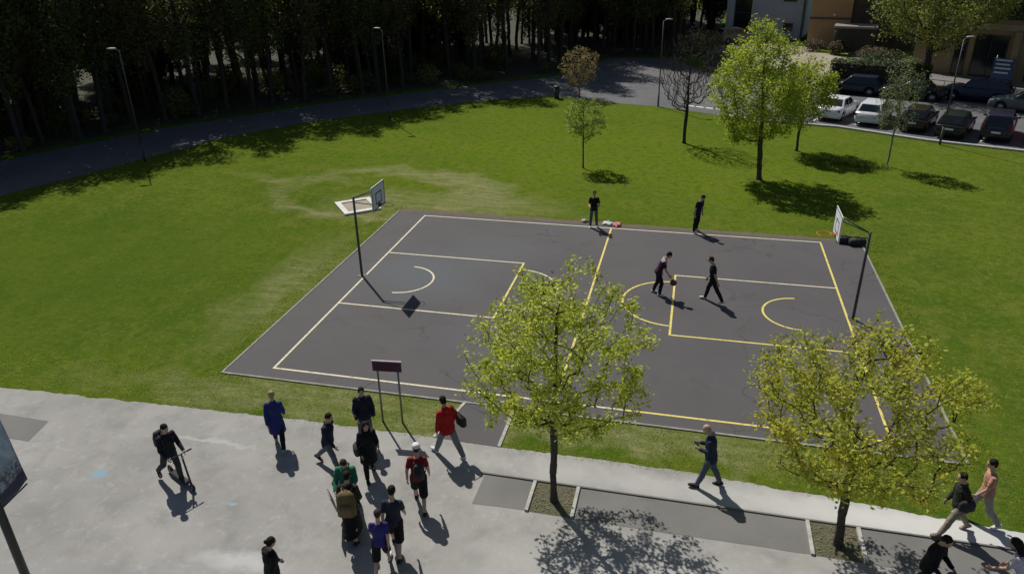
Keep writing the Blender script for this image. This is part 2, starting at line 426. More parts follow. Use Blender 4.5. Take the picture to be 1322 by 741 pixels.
# court pad, link path
tag(poly_sheet('link_path', [(6.12, -2.32), (7.84, -2.36), (7.82, -.5), (6.44, -.5)], .014, COURT), kind='structure')
pad = empty('court'); tag(pad, kind='structure')
poly_sheet('court_surface', [(-1.43, -.53), (19.42, -.53), (19.52, 14.42), (-1.4, 14.52)], .02, COURT, pad)
e = MB()
EDGE = pm('weathered_edging', (.30, .29, .26), (.20, .195, .17), 4, 6, rough=.95, bump=.3)
e.box((-1.465, 7, .012), (.07, 15.1, .045)); e.build('edging', EDGE, pad)
MB().box((8.97, -.567, .012), (20.93, .07, .045)).build('edging', EDGE, pad)
MB().box((19.53, 6.9, .012), (.07, 14.85, .045)).build('edging', EDGE, pad)
tag(MB().box((0, 0, .012), (1.83, .09, .04), Matrix.Rotation(R(78.5), 3, 'Z')).build('path_edging', KERB, None, M=Matrix.Translation((6.24, -1.41, 0))), 'pale concrete edging strip left of the short path onto the court', 'edging')
tag(MB().box((7.87, -1.44, .012), (.09, 1.8, .04)).build('path_edging', KERB), 'pale concrete edging strip right of the short path onto the court', 'edging')
tag(poly_sheet('trodden_soil', jit_line([(-1.5, 14.54), (19.5, 14.44)], .2, .03, 2) + jit_line([(19.7, 14.7), (-1.6, 14.95)], .2, .09, 8), .012, pm('trodden_earth', (.14, .105, .075), (.10, .09, .05), 4, 6, rough=1, bump=.5)), kind='structure')

LZ = .0245
def strip(pts, w_, name, mat, closed=False):
    mb = MB(); n = len(pts)
    for i in range(n if closed else n - 1):
        a, b = V3((*pts[i], LZ)), V3((*pts[(i + 1) % n], LZ)); t = (b - a).normalized(); q = V3((-t.y, t.x, 0)) * (w_ / 2)
        ex = t * (w_ / 2 if n == 2 else w_ * .15)
        mb.add([a - q - ex, b - q + ex, b + q + ex, a + q - ex], [(0, 1, 2, 3)])
    mb.build(name, mat, pad)
Lc, Wc, h2, kd, kw = 17.86, 14.13, 7.065, 5.9, 2.43
lw = .075
# one mesh per straight line; corners butt without overlap
def seg(x0, y0, x1, y1, mat):
    MB().add([(x0, y0, LZ), (x1, y0, LZ), (x1, y1, LZ), (x0, y1, LZ)], [(0, 1, 2, 3)]).build('line_marking', mat, pad)
k = lw / 2
seg(-k, -k, Lc / 2 + 2, k, CREAM); seg(Lc / 2 + 2, -k, Lc + k, k, YELLOW)
seg(-k, Wc - k, Lc / 2 - k, Wc + k, CREAM); seg(Lc / 2 + k, Wc - k, Lc + k, Wc + k, CREAM)
seg(-k, k, k, Wc - k, CREAM); seg(Lc - k, k, Lc + k, Wc - k, YELLOW)
seg(Lc / 2 - k, k, Lc / 2 + k, Wc + k, YELLOW)
seg(k, h2 + kw - k, kd - k, h2 + kw + k, CREAM); seg(k, h2 - kw - k, kd - k, h2 - kw + k, CREAM); seg(kd - k, h2 - kw - k, kd + k, h2 + kw + k, YELLOW)
seg(Lc - kd + k, h2 + kw - k, Lc - k, h2 + kw + k, CREAM); seg(Lc - kd + k, h2 - kw - k, Lc - k, h2 - kw + k, YELLOW); seg(Lc - kd - k, h2 - kw - k, Lc - kd + k, h2 + kw + k, YELLOW)
def arc(cx, cy, r, a0, a1, mat, n=26):
    mb = MB(); vs = []; fs = []
    for i in range(n + 1):
        a = R(a0 + (a1 - a0) * i / n)
        for q in (r - k, r + k): vs.append((cx + q * math.cos(a), cy + q * math.sin(a), LZ))
    for i in range(n): fs.append((2 * i, 2 * i + 1, 2 * i + 3, 2 * i + 2))
    mb.add(vs, fs).build('line_marking', mat, pad)
arc(kd, h2, 1.8, -88.5, 88.5, CREAM); arc(Lc - kd, h2, 1.8, 91.5, 268.5, YELLOW)
arc(1.57, h2, 1.22, -88, 88, CREAM); arc(Lc - 1.57, h2, 1.22, 92, 268, YELLOW)

# planting strips in the pavement
tag(poly_sheet('asphalt_strip', jit_line([(-40, -4.85), (-4.62, -4.8), (-4.82, -3.88), (-40, -3.95)], .3, .025, 4), .014, PATCH), kind='structure')
for i, (x0, x1) in enumerate([(7.78, 9.05), (10.2, 15.36), (16.52, 40)]):
    tag(poly_sheet('asphalt_strip', jit_line([(x0, -4.56), (x1, -4.52), (x1 + .02, -3.5), (x0 + .02, -3.47)], .3, .02, i), .014, PATCH), kind='structure')
for x0, x1 in [(9.14, 10.11), (15.45, 16.43)]:
    s = poly_sheet('tree_pit', [(x0, -4.54), (x1, -4.54), (x1, -3.5), (x0, -3.5)], .014, SOIL); tag(s, kind='structure')
    # tiny fallen leaves
    L = []; F = []
    for i in range(260):
        cx, cy = random.uniform(x0, x1), random.uniform(-4.5, -3.54); a = random.uniform(0, 6.3); q = random.uniform(.012, .03)
        b = len(L)
        for j in range(4): L.append((cx + q * math.cos(a + j * 1.57) * (1 if j % 2 else .6), cy + q * math.sin(a + j * 1.57) * (1 if j % 2 else .6), .02 + random.uniform(0, .02)))
        F.append((b, b + 1, b + 2, b + 3))
    lo = np_mesh('fallen_leaves', L, F, pm('dry_litter_leaf', (.2, .15, .08), (.09, .11, .03), 9)); tag(lo, 'dry leaves lying in the soil of the %s tree pit' % ('left' if x0 < 12 else 'right'), 'leaves', kind='stuff')
for (x, a, wh) in [(9.09, 'left of the round yellow-green street tree', 0), (10.16, 'right of the round yellow-green street tree', 0), (15.4, 'left of the broad golden street tree', 0), (16.48, 'right of the broad golden street tree', 0)]:
    tag(MB().box((x, -4.02, .03), (.085, 1.06, .07)).build('pit_edging', KERB, bevel=.008), 'white stone bar edging the tree pit ' + a, 'edging')
MBk = MB().box((14, -3.455, .02), (12.6, .045, .05)).build('strip_edging', PATCH); tag(MBk, 'dark stone edging along the asphalt strip in the pavement', 'edging')
# parking kerb, bay lines and terrace
kp = [V3((x, y, 0)) for x, y in near_edge[10:]]
mb = MB()
for a, b in zip(kp[:-1], kp[1:]):
    d = b - a; mb.box((a + b) / 2 + V3((0, 0, .05)), (d.length - .01, .28, .12), Matrix.Rotation(math.atan2(d.y, d.x), 3, 'Z'))
tag(mb.build('kerb', KERB, bevel=.01), kind='structure')
tag(poly_sheet('terrace', [(12.4, 66), (15, 80), (24, 80), (24.5, 72), (27.6, 65.5), (22.8, 51.5), (18.4, 54.2), (13, 58.5)], .012, GRAVEL), kind='structure')

tag(poly_sheet('forecourt', [(23.6, 52.2), (27.2, 49.1), (31.3, 47.4), (40, 43.2), (50, 38), (50, 48), (39, 55.4), (33, 59.5), (31, 74), (26.5, 74), (28.2, 65.2)], .009, PATCH), kind='structure')
# ------------------------------------------------------------------ grass blades (stuff)
def inside_blade(x, y):
    m = np.ones(len(x), bool)
    m &= ~((x > -1.50) & (x < 19.56) & (y > -.60) & (y < 14.75))
    m &= ~((x > 6.05) & (x < 7.95) & (y < -.4))
    m &= y > -2.45 - .05 * np.maximum(x - 12, 0) / 2.5 - .03 * np.maximum(-x, 0)
    ne = np.array(near_edge)
    m &= ((y < np.interp(x, ne[2:, 0], ne[2:, 1]) - .2) | (x < -20.5)) & (x > np.interp(y, ne[:5, 1], ne[:5, 0]) + .3) 
    return m
rng = np.random.default_rng(3)
def blades(name, n, xr, yr, hmin, hmax, wd, label):
    x = rng.uniform(*xr, n); y = rng.uniform(*yr, n)
    # clumping
    cl = np.array([noise.noise(V3((a * 1.7, b * 1.7, 2))) for a, b in zip(x, y)])
    m = inside_blade(x, y) & (cl + rng.normal(0, .25, n) > -.15)
    x, y = x[m], y[m]; n = len(x)
    a = rng.uniform(0, 6.283, n); h = rng.uniform(hmin, hmax, n); l = rng.normal(0, .5, n) * h; l2 = rng.normal(0, .5, n) * h
    V = np.zeros((n, 3, 3)); V[:, 0] = np.stack([x - np.cos(a) * wd, y - np.sin(a) * wd, np.zeros(n)], 1)
    V[:, 1] = np.stack([x + np.cos(a) * wd, y + np.sin(a) * wd, np.zeros(n)], 1); V[:, 2] = np.stack([x + l, y + l2, h], 1)
    o = np_mesh(name, V.reshape(-1, 3), np.arange(3 * n).reshape(-1, 3), BLADE)
    return tag(o, label, 'grass', kind='stuff')
blades('verge_grass', 42000, (-9, 24), (-2.9, -.6), .015, .05, .011, 'short grass of the verge between court and pavement')

blades('edge_grass', 9000, (-2.3, -1.3), (-.8, 15.2), .02, .07, .012, 'longer grass along the left edge of the court')
blades('edge_grass', 9000, (19.4, 20.3), (-.8, 15.2), .02, .07, .012, 'longer grass along the right edge of the court')
# ------------------------------------------------------------------ trees
def skeleton(seed, h, tr, zc, rx, rz, n_attr, z0, lean=(0, 0), top=.8, seglen=.28, tip=.0045, shape=None, droop=0.0, expo=2.2, kink=.05, ragged=.28):
    rg = random.Random(seed)
    P = [V3((0, 0, -.05))]; par = [-1]; wig = V3((0, 0, 0))
    nz = int(h * top / seglen)
    for i in range(1, nz + 1):
        wig += V3((rg.uniform(-1, 1), rg.uniform(-1, 1), 0)) * .018 * h / 6
        t = i / nz
        P.append(V3((lean[0] * t, lean[1] * t, i * seglen)) + wig); par.append(len(P) - 2)
    ntr = len(P)
    att = []
    while len(att) < n_attr:
        v = V3((rg.uniform(-1, 1), rg.uniform(-1, 1), rg.uniform(-1, 1)))
        L = v.length
        if L > 1 or L < .25: continue
        k = 1 + ragged * noise.noise(v.normalized() * 1.9 + V3((seed * 3.1, 0, 0))) + (ragged - .28) * noise.noise(v.normalized() * 4.5 + V3((0, seed * 1.7, 0)))
        if L > .9 * k: continue
        if rg.random() > .35 + .65 * L: continue
        sx = rx * (shape(v.z) if shape else 1)
        p = V3((v.x * sx + lean[0], v.y * sx + lean[1], zc + v.z * rz))
        if p.z < z0: continue
        att.append(p)
    att.sort(key=lambda p: math.hypot(p.x - lean[0], p.y - lean[1]) + .25 * abs(p.z - z0))
    A = np.array([tuple(p) for p in P]); outer = []
    A = np.concatenate([A, np.zeros((n_attr * 14, 3))]); cnt = ntr
    for p in att:
        pa = np.array(p); d = np.linalg.norm(A[:cnt] - pa, axis=1)
        pen = np.maximum(0, A[:cnt, 2] - (p.z - .35 * math.hypot(p.x, p.y) * .5)) * 1.3
        lowtrunk = (A[:cnt, 2] < z0 - .2) * 50.0
        i = int(np.argmin(d + pen + lowtrunk))
        s = P[i]; dist = (p - s).length; m = max(1, min(12, int(round(dist / seglen))))
        prev = i; mid_up = V3((0, 0, dist * (.10 - droop)))
        for q in range(1, m + 1):
            t = q / m
            pos = s.lerp(p, t) + mid_up * (4 * t * (1 - t)) * .6 + V3((rg.gauss(0, 1), rg.gauss(0, 1), rg.gauss(0, 1))) * (kink * seglen / .28 if q < m else 0)
            P.append(pos); par.append(prev); prev = len(P) - 1
            A[cnt] = pos; cnt += 1
            if q > m * .3: outer.append(prev)
            if cnt >= len(A) - 15: A = np.concatenate([A, np.zeros((n_attr * 5, 3))])
    n = len(P); acc = [0.0] * n; kids = [0] * n
    for i in range(n - 1, 0, -1):
        if kids[i] == 0: acc[i] = tip ** expo
        acc[par[i]] += acc[i]; kids[par[i]] += 1
    rad = [a ** (1 / expo) for a in acc]
    sc = tr / max(rad[1], 1e-6)
    rad = [max(tip * .8, r * (sc if i < ntr else max(sc, .2) ** .85 if sc < 1 else min(sc, 1.6))) for i, r in enumerate(rad)]
    for i in range(1, ntr): rad[i] = max(rad[i], tr * (1 - .85 * i / ntr))
    rad[0] = tr * 1.35; 
    return P, par, rad, outer, ntr

def branch_mesh(name, P, par, rad, mat, parent, sides=5, rmin=0.0):
    Vs = []; Fs = []; ring = {}
    n = len(P)
    ang = [(math.cos(2 * math.pi * j / sides), math.sin(2 * math.pi * j / sides)) for j in range(sides)]
    def mk(i, d, r):
        q = d.to_track_quat('Z', 'Y').to_matrix(); ex, ey = q.col[0], q.col[1]
        b = len(Vs)
        for c, s in ang:
            v = P[i] + ex * (c * r) + ey * (s * r); Vs.append((v.x, v.y, v.z))
        return b
    for i in range(1, n):
        if rad[i] < rmin: continue
        a = par[i]; d = P[i] - P[a]
        if d.length < 1e-5: continue
        b0 = mk(a, d, min(rad[a], rad[i] * 1.35) if a > 0 else rad[a]); b1 = mk(i, d, rad[i])
        for j in range(sides):
            k2 = (j + 1) % sides
            Fs.append((b0 + j, b0 + k2, b1 + k2, b1 + j))
    return np_mesh(name, Vs, Fs, mat, parent, smooth=True)

def leaf_mesh(name, P, outer, n, size, spread, mat, parent, seed=0, aspect=.6, up=.5, zbias=0):
    g = np.random.default_rng(seed)
    Pn = np.array([tuple(P[i]) for i in outer])
    idx = g.integers(0, len(Pn), n)
    C = Pn[idx] + g.normal(0, spread, (n, 3))
    nrm = g.normal(0, 1, (n, 3)); nrm[:, 2] = np.abs(nrm[:, 2]) + up; nrm /= np.linalg.norm(nrm, axis=1)[:, None]
    t = np.cross(nrm, g.normal(0, 1, (n, 3))); t /= np.linalg.norm(t, axis=1)[:, None]; b = np.cross(nrm, t)
    L = (size * g.uniform(.6, 1.35, n))[:, None]
    V = np.stack([C - t * L * .5, C + b * L * aspect * .5 - nrm * L * .08, C + t * L * .5 - nrm * L * .15, C - b * L * aspect * .5 - nrm * L * .08], 1).reshape(-1, 3)
    return np_mesh(name, V, np.arange(4 * n).reshape(-1, 4), mat, parent)

def make_tree(name, loc, label, seed, h, tr, zc, rx, rz, n_attr, z0, nleaf, lsize, spread, leafm, barkm=BARK, group=None, cat='tree', **kw):
    o = empty(name, (loc[0], loc[1], 0))
    P, par, rad, outer, ntr = skeleton(seed, h, tr, zc, rx, rz, n_attr, z0, **kw)
    branch_mesh('trunk', P, par, rad, barkm, o, 6)
    if nleaf: leaf_mesh('crown', P, outer, nleaf, lsize, spread, leafm, o, seed)
    return tag(o, label, cat, group)

STREET = 'young trees standing on and around the lawn'
make_tree('street_tree', (9.66, -4.05), 'round yellow-green spring tree in the pavement tree pit nearest the middle', 4, 5.95, .085, 4.1, 2.3, 2.05, 280, 2.1, 13500, .088, .095, LEAF_Y, group=STREET, ragged=.55, shape=lambda z: 1 - .28 * max(z, 0) - .1 * max(-z, 0), top=.85)
make_tree('street_tree', (15.97, -4.1), 'broad spreading golden-green tree in the pavement tree pit at right', 9, 5.3, .095, 3.55, 2.25, 1.72, 300, 1.8, 14500, .088, .10, LEAF_O, group=STREET, ragged=.6, lean=(-.08, .05), top=.62)
make_tree('lime_tree', (15.85, 22.94), 'large full bright lime-green tree on the lawn behind the court', 21, 8.2, .14, 4.95, 2.75, 3.4, 480, 1.9, 18500, .13, .14, LEAF_G, group=STREET, lean=(-.55, 0), shape=lambda z: 1 - .42 * max(z, 0), top=.9)
make_tree('lime_tree', (18.36, 29.28), 'smaller lime-green tree half hidden behind the large lime-green tree', 22, 5.8, .08, 3.6, 1.9, 2.1, 180, 1.4, 9500, .14, .16, LEAF_G, group=STREET, top=.85)
make_tree('sapling', (6.26, 23.45), 'slim young sapling with sparse leaves on the open lawn', 31, 4.2, .045, 2.75, 1.25, 1.4, 110, 1.2, 2400, .12, .11, LEAF_D, group=STREET, top=.9)
make_tree('bare_tree', (11.7, 30.0), 'dark bare tree without leaves on the lawn left of the large lime-green tree', 41, 7.3, .11, 4.6, 2.2, 2.7, 1250, 1.7, 0, .1, .1, LEAF_D, DARKBARK, group=STREET, tip=.0045, top=.75, kink=.022, droop=-.14)
make_tree('bronze_tree', (3.0, 43.1), 'small thin tree with bronze and yellow young leaves beside the road', 51, 4.3, .05, 2.5, 1.75, 1.8, 260, .8, 3000, .12, .1, LEAF_BR, group=STREET, top=.85)
make_tree('birch_tree', (22.94, 26.74), 'slender pale birch with thin foliage in front of the parked cars', 61, 6.1, .05, 3.9, 1.15, 2.2, 170, 1.6, 3200, .11, .12, LEAF_B, BIRCHB, group=STREET, top=.92)
make_tree('broad_tree', (30.6, 51.8), 'very large olive-green tree rising in front of the dark building', 71, 13.5, .3, 8.0, 6.2, 5.4, 420, 2.6, 26000, .2, .35, leafmat('olive_leaf', (.24, .27, .04), (.14, .18, .03), .4, .45), group=STREET, top=.8, seglen=.45, tip=.01)

# wood behind the road: five shapes, copied
WOOD = 'tall trees of the wood behind the road'
wood_src = []
for i in range(6):
    o = empty('wood_tree', (0, 0, 0))
    hh = [17.2, 16.2, 18.2, 16.8, 17.6, 15.8][i]
    P, par, rad, outer, ntr = skeleton(100 + i, hh, .17 + .02 * (i % 3), hh * .60, 2.2 + .25 * (i % 3), hh * .42, 260, 2.3 + .6 * (i % 2), top=.95, seglen=.42, tip=.012, lean=((i % 3 - 1) * .3, 0), shape=lambda z: 1 - .2 * max(z, 0) - .25 * max(-z, 0))
    branch_mesh('trunk', P, par, rad, DARKBARK, o, 5)
    leaf_mesh('crown', P, outer, 5600, .22, .28, LEAF_W if i % 3 else LEAF_W2, o, 100 + i)
    wood_src.append(o)
front = [(-44.5, -6), (-37, 5), (-30.4, 19.4), (-25.4, 29), (-17.6, 39), (-8.4, 47.9), (-1.2, 54.8), (-.8, 60), (-.6, 66), (-.6, 76)]
fl = [V3((*p, 0)) for p in front]
spots = []
def ok(p, dmin):
    return all((p - q).length > dmin for q in spots)
# front row along the road
acc = 0
for a, b in zip(fl[:-1], fl[1:]):
    L = (b - a).length; n = int(L / 2.1); t = (b - a).normalized(); nn = V3((-t.y, t.x, 0))
    for i in range(n):
        p = a + t * ((i + .5) * L / n + random.uniform(-.5, .5)) + nn * random.uniform(.3, 2.0)
        if ok(p, 1.3): spots.append(p)
nfront = len(spots)
tries = 0
while len(spots) < 235 and tries < 20000:
    tries += 1
    i = random.randrange(len(fl) - 1); a, b = fl[i], fl[i + 1]; t = (b - a).normalized(); nn = V3((-t.y, t.x, 0))
    p = a.lerp(b, random.random()) + nn * random.uniform(2.4, 24)
    if ok(p, 2.0): spots.append(p)
# wood continuing beyond the bend
nmain = len(spots)
for _ in range(4000):
    if len(spots) >= nmain + 48: break
    p = V3((random.uniform(-3, 14.5), random.uniform(67, 100), 0))
    if p.x > 10.5 and p.y < 86: continue
    if ok(p, 2.2): spots.append(p)
keep = [not (-14.5 < p.x < -4 and 46 < p.y < 59) or random.random() < .42 for p in spots]
nfront = sum(keep[:nfront]); nmain = sum(keep[:nmain]); spots = [p for p, k_ in zip(spots, keep) if k_]
for q in [(-29.4, 20.6), (-31.2, 22.6), (-28.2, 24.2), (-32.5, 18.5), (3.2, 66.8), (5.2, 66.3), (7.3, 67.0), (9.4, 66.6), (6.4, 69.5)]: spots.append(V3((*q, 0)))
fl2 = np.array(front)
for i, p in enumerate(spots):
    src = wood_src[i] if i < 6 else copy_tree(wood_src[random.randrange(6)])
    s = random.uniform(.85, 1.12)
    src.location = p; src.rotation_euler = (random.uniform(-.07, .07), random.uniform(-.07, .07), random.uniform(0, 6.28)); src.scale = (s, s, s * random.uniform(.95, 1.05))
    lab = ('dark tree in the front row of the wood along the road' if i < nfront else 'dark tree deep inside the wood behind the road' if i < nmain else 'dark tree beyond the road bend behind the bare tree')
    tag(src, lab, 'tree', ['front row of trees along the road', 'trees deep in the wood', 'trees beyond the road bend'][0 if i < nfront else 1 if i < nmain else 2])

# evergreens closing the back of the wood
ev = None
for i in range(142):
    if i < 102:
        k2 = random.randrange(0, len(fl) - 1) if i < 80 else random.choice((1, 2, 2, 3, 3, 4)); a, b = fl[k2], fl[k2 + 1]; t = (b - a).normalized(); nn = V3((-t.y, t.x, 0)); p = a.lerp(b, random.random()) + nn * random.uniform(13, 30)
    elif i < 122: p = V3((random.uniform(-4, 14), random.uniform(84, 104), 0))
    else: p = V3((random.uniform(-9, 9), random.uniform(74, 84), 0))
    if ev is None:
        ev = empty('evergreen_tree', (0, 0, 0))
        P, par, rad, outer, ntr = skeleton(300, 9.0, .16, 4.4, 2.3, 4.3, 260, .4, top=.97, seglen=.4, tip=.01, shape=lambda z: 1 - .5 * z * (z > 0) - .5 * max(z, 0) ** 2 * .6)
        branch_mesh('trunk', P, par, rad, DARKBARK, ev, 5); leaf_mesh('crown', P, outer, 6000, .24, .26, leafmat('evergreen_needles', (.035, .055, .022), (.022, .035, .016), .8, .15), ev, 300); o = ev
    else: o = copy_tree(ev)
    q = random.uniform(.7, 1.2); o.location = p; o.rotation_euler = (0, 0, random.uniform(0, 6.3)); o.scale = (q, q, q * random.uniform(.9, 1.2))
    tag(o, 'dark evergreen with branches to the ground at the back of the wood' if i < 102 else 'dark evergreen with branches to the ground far behind the bare tree', 'tree', 'evergreens at the back of the wood' if i < 102 else 'evergreens far beyond the road bend')
# shrubs and hedge
def shrub(name, loc, dims, n, size, mat, label, seed, group=None, twig=DARKBARK):
    o = empty(name, (loc[0], loc[1], 0)); g = random.Random(seed)
    mb = MB()
    for i in range(14):
        a = g.uniform(0, 6.28); q = g.uniform(.3, .9)
        mb.tube((0, 0, 0), (dims[0] * q * math.cos(a), dims[1] * q * math.sin(a), dims[2] * g.uniform(.5, .95)), .018, .006, 5)
    mb.build('stem', twig, o)
    G = np.random.default_rng(seed); c = []
    for i in range(n):
        v = G.normal(0, 1, 3); v /= np.linalg.norm(v); v *= G.uniform(.55, 1.0) * (1 + .3 * noise.noise(V3(v) * 2 + V3((seed, 0, 0))))
        c.append((v[0] * dims[0], v[1] * dims[1], dims[2] * .5 + v[2] * dims[2] * .5))
    C = [V3(p) for p in c if p[2] > .02]
    leaf_mesh('foliage', C, list(range(len(C))), n, size, .04, mat, o, seed)
    return tag(o, label, 'shrub', group)
SH = 'shrubs by the entrance bank'
shrub('shrub', (26.4, 69.5), (1.1, .9, 1.4), 1100, .2, LEAF_SH, 'tall bronze-leaved shrub in front of the flat canopy', 1, SH)
shrub('shrub', (29.2, 66.5), (1.5, 1.2, 1.3), 1200, .2, LEAF_SH, 'wide bronze-leaved shrub at the corner of the gravel terrace', 2, SH)
shrub('shrub', (29.3, 61.5), (2.2, 1.6, 1.7), 1500, .2, LEAF_H, 'dark green shrub behind the clipped hedge', 3, SH)
shrub('shrub', (24.2, 71.8), (1.3, 1.0, 1.3), 900, .18, LEAF_SH, 'low bronze shrub against the ochre wall', 4, SH)
shrub('shrub', (17.2, 52.3), (2.0, 1.4, 1.2), 1200, .16, LEAF_SH, 'low brownish shrub at the near corner of the gravel terrace', 5, SH)
shrub('shrub', (13.8, 60.5), (1.5, 1.3, 1.4), 1000, .18, LEAF_H, 'dark shrub at the left edge of the gravel terrace', 6, SH)
shrub('shrub', (12.4, 68.5), (2.6, 2.2, 2.6), 2200, .22, LEAF_W2, 'big dark shrub left of the parked van', 7, SH)

under = None
g_ = random.Random(17)
for i in range(75):
    a, b = fl[g_.randrange(1, 6)], None
    k2 = g_.randrange(1, 6); a, b = fl[k2], fl[k2 + 1]; t = (b - a).normalized(); nn = V3((-t.y, t.x, 0))
    p = a.lerp(b, g_.random()) + nn * g_.uniform(.2, 12) 
    if under is None: under = shrub('undergrowth_bush', (0, 0), (1.0, .9, 1.3), 700, .16, LEAF_W, 'dark low bush under the trees of the wood', 23, 'bushes under the wood trees'); o = under
    else: o = copy_tree(under)
    o.location = p; o.rotation_euler = (0, 0, g_.uniform(0, 6.3)); q = g_.uniform(.5, 1.35); o.scale = (q, q, q * g_.uniform(.7, 1.6))

def hedge(loc, ang, L, D, H, label, seed):
    o = empty('hedge', loc, ang); G = np.random.default_rng(seed)
    MB().box((0, 0, H * .46), (L * .96, D * .8, H * .9)).build('stems', DARKBARK, o)
    n = 5200; face = G.integers(0, 5, n); u = G.uniform(-.5, .5, n); v = G.uniform(0, 1, n); C = np.zeros((n, 3))
    for i in range(n):
        if face[i] < 2: C[i] = (u[i] * L, (-.5 if face[i] else .5) * D, v[i] * H)
        elif face[i] < 4: C[i] = (u[i] * L, (v[i] - .5) * D, H)
        else: C[i] = ((.5 if u[i] > 0 else -.5) * L, (v[i] - .5) * D, G.uniform(0, H))
    C += G.normal(0, .05, (n, 3))
    leaf_mesh('foliage', [V3(c) for c in C], list(range(n)), n, .15, .05, LEAF_H, o, seed)
    tag(o, label, 'hedge')
ha = math.atan2(-1.5, 4.2)
hedge((26.8, 51.0, 0), ha, 7.4, 1.5, 2.0, 'clipped dark hedge along the far side of the car park', 5)
tall = [(15.0, 22.0), (19.4, 27.6), (20.6, 26.9), (21.6, 26.6), (22.3, 26.3), (12.4, 29.0), (18.9, 28.6), (11.9, 28.2)]
for i, (x, y) in enumerate(tall[1:5]):
    g = np.random.default_rng(i); n = 240
    a = g.uniform(0, 6.28, n); rr_ = np.sqrt(g.uniform(0, 1, n)) * .55; bx, by = rr_ * np.cos(a) * 1.3, rr_ * np.sin(a) * .7
    hh = g.uniform(.12, .42, n); lx, ly = g.normal(0, .12, n), g.normal(0, .12, n); b2 = g.uniform(0, 6.28, n)
    V = np.stack([np.stack([bx - .02 * np.cos(b2), by - .02 * np.sin(b2), 0 * bx], 1), np.stack([bx + .02 * np.cos(b2), by + .02 * np.sin(b2), 0 * bx], 1), np.stack([bx + lx, by + ly, hh], 1)], 1).reshape(-1, 3)
    o = np_mesh('weed_clump', V, np.arange(3 * n).reshape(-1, 3), LEAF_D); o.location = (x, y, 0)
    tag(o, 'long uncut weeds growing on the lawn between the lime-green trees and birch', 'weeds', 'weed clumps left by the mower')

# ------------------------------------------------------------------ basketball hoops
def hoop(loc, rz, label, pole_h, pm_):
    o = empty('basketball_hoop', (loc[0], loc[1], .02), rz)          # local +x points into the court
    MB().tube((0, 0, 0), (0, 0, pole_h), .05, .045, 12).build('pole', pm_, o, True)
    MB().box((0, 0, .01), (.3, .3, .02)).build('base_plate', pm_, o, bevel=.004)
    bx = 1.02
    a = MB(); a.tube((0, 0, pole_h - .04), (bx - .02, -.25, 3.62), .02, .02, 8); a.tube((0, 0, pole_h - .04), (bx - .02, .25, 3.62), .02, .02, 8)
    a.build('upper_arm', pm_, o, True)
    a = MB(); a.tube((0, 0, pole_h - .22), (bx - .02, 0, 3.0), .02, .02, 8); a.tube((bx - .02, 0, 3.0), (bx - .02, 0, 3.66), .02, .02, 8)
    a.build('lower_arm', pm_, o, True)
    b = MB().box((bx, 0, 3.38), (.03, 1.2, .92)).build('backboard', WHITE, o, bevel=.004)
    m = MB()
    for y0, z0, dy, dz in [(0, 3.815, 1.17, .04), (0, 2.945, 1.17, .04), (-.565, 3.38, .04, .83), (.565, 3.38, .04, .83), (0, 3.52, .55, .05), (0, 3.13, .55, .05), (-.25, 3.325, .05, .34), (.25, 3.325, .05, .34)]:
        m.box((bx + .0175, y0, z0), (.005, dy, dz))
    m.build('target_lines', BLUEP, b)
    r_ = MB().torus((bx + .38, 0, 3.05), .225, .011, n=28).tube((bx + .015, -.08, 3.05), (bx + .165, -.05, 3.05), .012, .012, 6).tube((bx + .015, .08, 3.05), (bx + .165, .05, 3.05), .012, .012, 6)
    r_.box((bx + .03, 0, 3.02), (.03, .2, .12)).build('rim', ORANGE if rz else DARKSTEEL, o, True)
    return tag(o, label, 'hoop', 'basketball hoops at the two ends of the court')
hoop((-.13, 7.05), 0, 'basketball hoop on a grey pole at the left end of the court, board in shade', 3.27, pm('weathered_pole_paint', (.06, .066, .062), (.045, .05, .045), 8, rough=.6))
hoop((18.03, 7.02), math.pi, 'basketball hoop at the right end of the court with sunlit white board and orange rim', 3.2, LAMPST)

# ------------------------------------------------------------------ street lamps, sign, slab, bin
LAMPHD = pm('grey_lamp_housing', (.36, .37, .38), (.3, .31, .32), 5, rough=.6)
def lamp(loc, rz, h, label, mat=LAMPST):
    o = empty('street_lamp', (loc[0], loc[1], 0), rz)
    MB().tube((0, 0, 0), (0, 0, 1.1), .07, .06, 12).tube((0, 0, 1.1), (0, 0, h - .1), .048, .032, 12).build('pole', mat, o, True)
    MB().box((0, 0, .65), (.1, .17, .3)).build('access_hatch', mat, o, bevel=.01)
    MB().tube((0, 0, h - .12), (.25, 0, h - .02), .03, .03, 8).build('bracket', mat, o, True)
    h_ = MB().rings([((.12, 0, h), (0, .04, 0), (0, 0, .03)), ((.2, 0, h + .01), (0, .10, 0), (0, 0, .05)), ((.45, 0, h + .02), (0, .12, 0), (0, 0, .045)), ((.62, 0, h + .01), (0, .07, 0), (0, 0, .03))], 12).build('lamp_head', LAMPHD, o, True)
    MB().box((.34, 0, h - .035), (.3, .15, .02)).build('lens', GLASS, h_)
    return tag(o, label, 'street lamp', 'street lamps along the road')
lamp((-20.1, 20.1), R(200), 6.6, 'grey street lamp at the far left against the dark wood')
lamp((-9.2, 32.6), R(170), 6.4, 'grey street lamp in front of the wood left of the road bend')
lamp((27.0, 32.23), R(20), 6.3, 'grey street lamp on the lawn edge in front of the parked cars')
lamp((9.45, 40.7), R(10), 6.3, 'grey street lamp beside the road left of the bare tree')

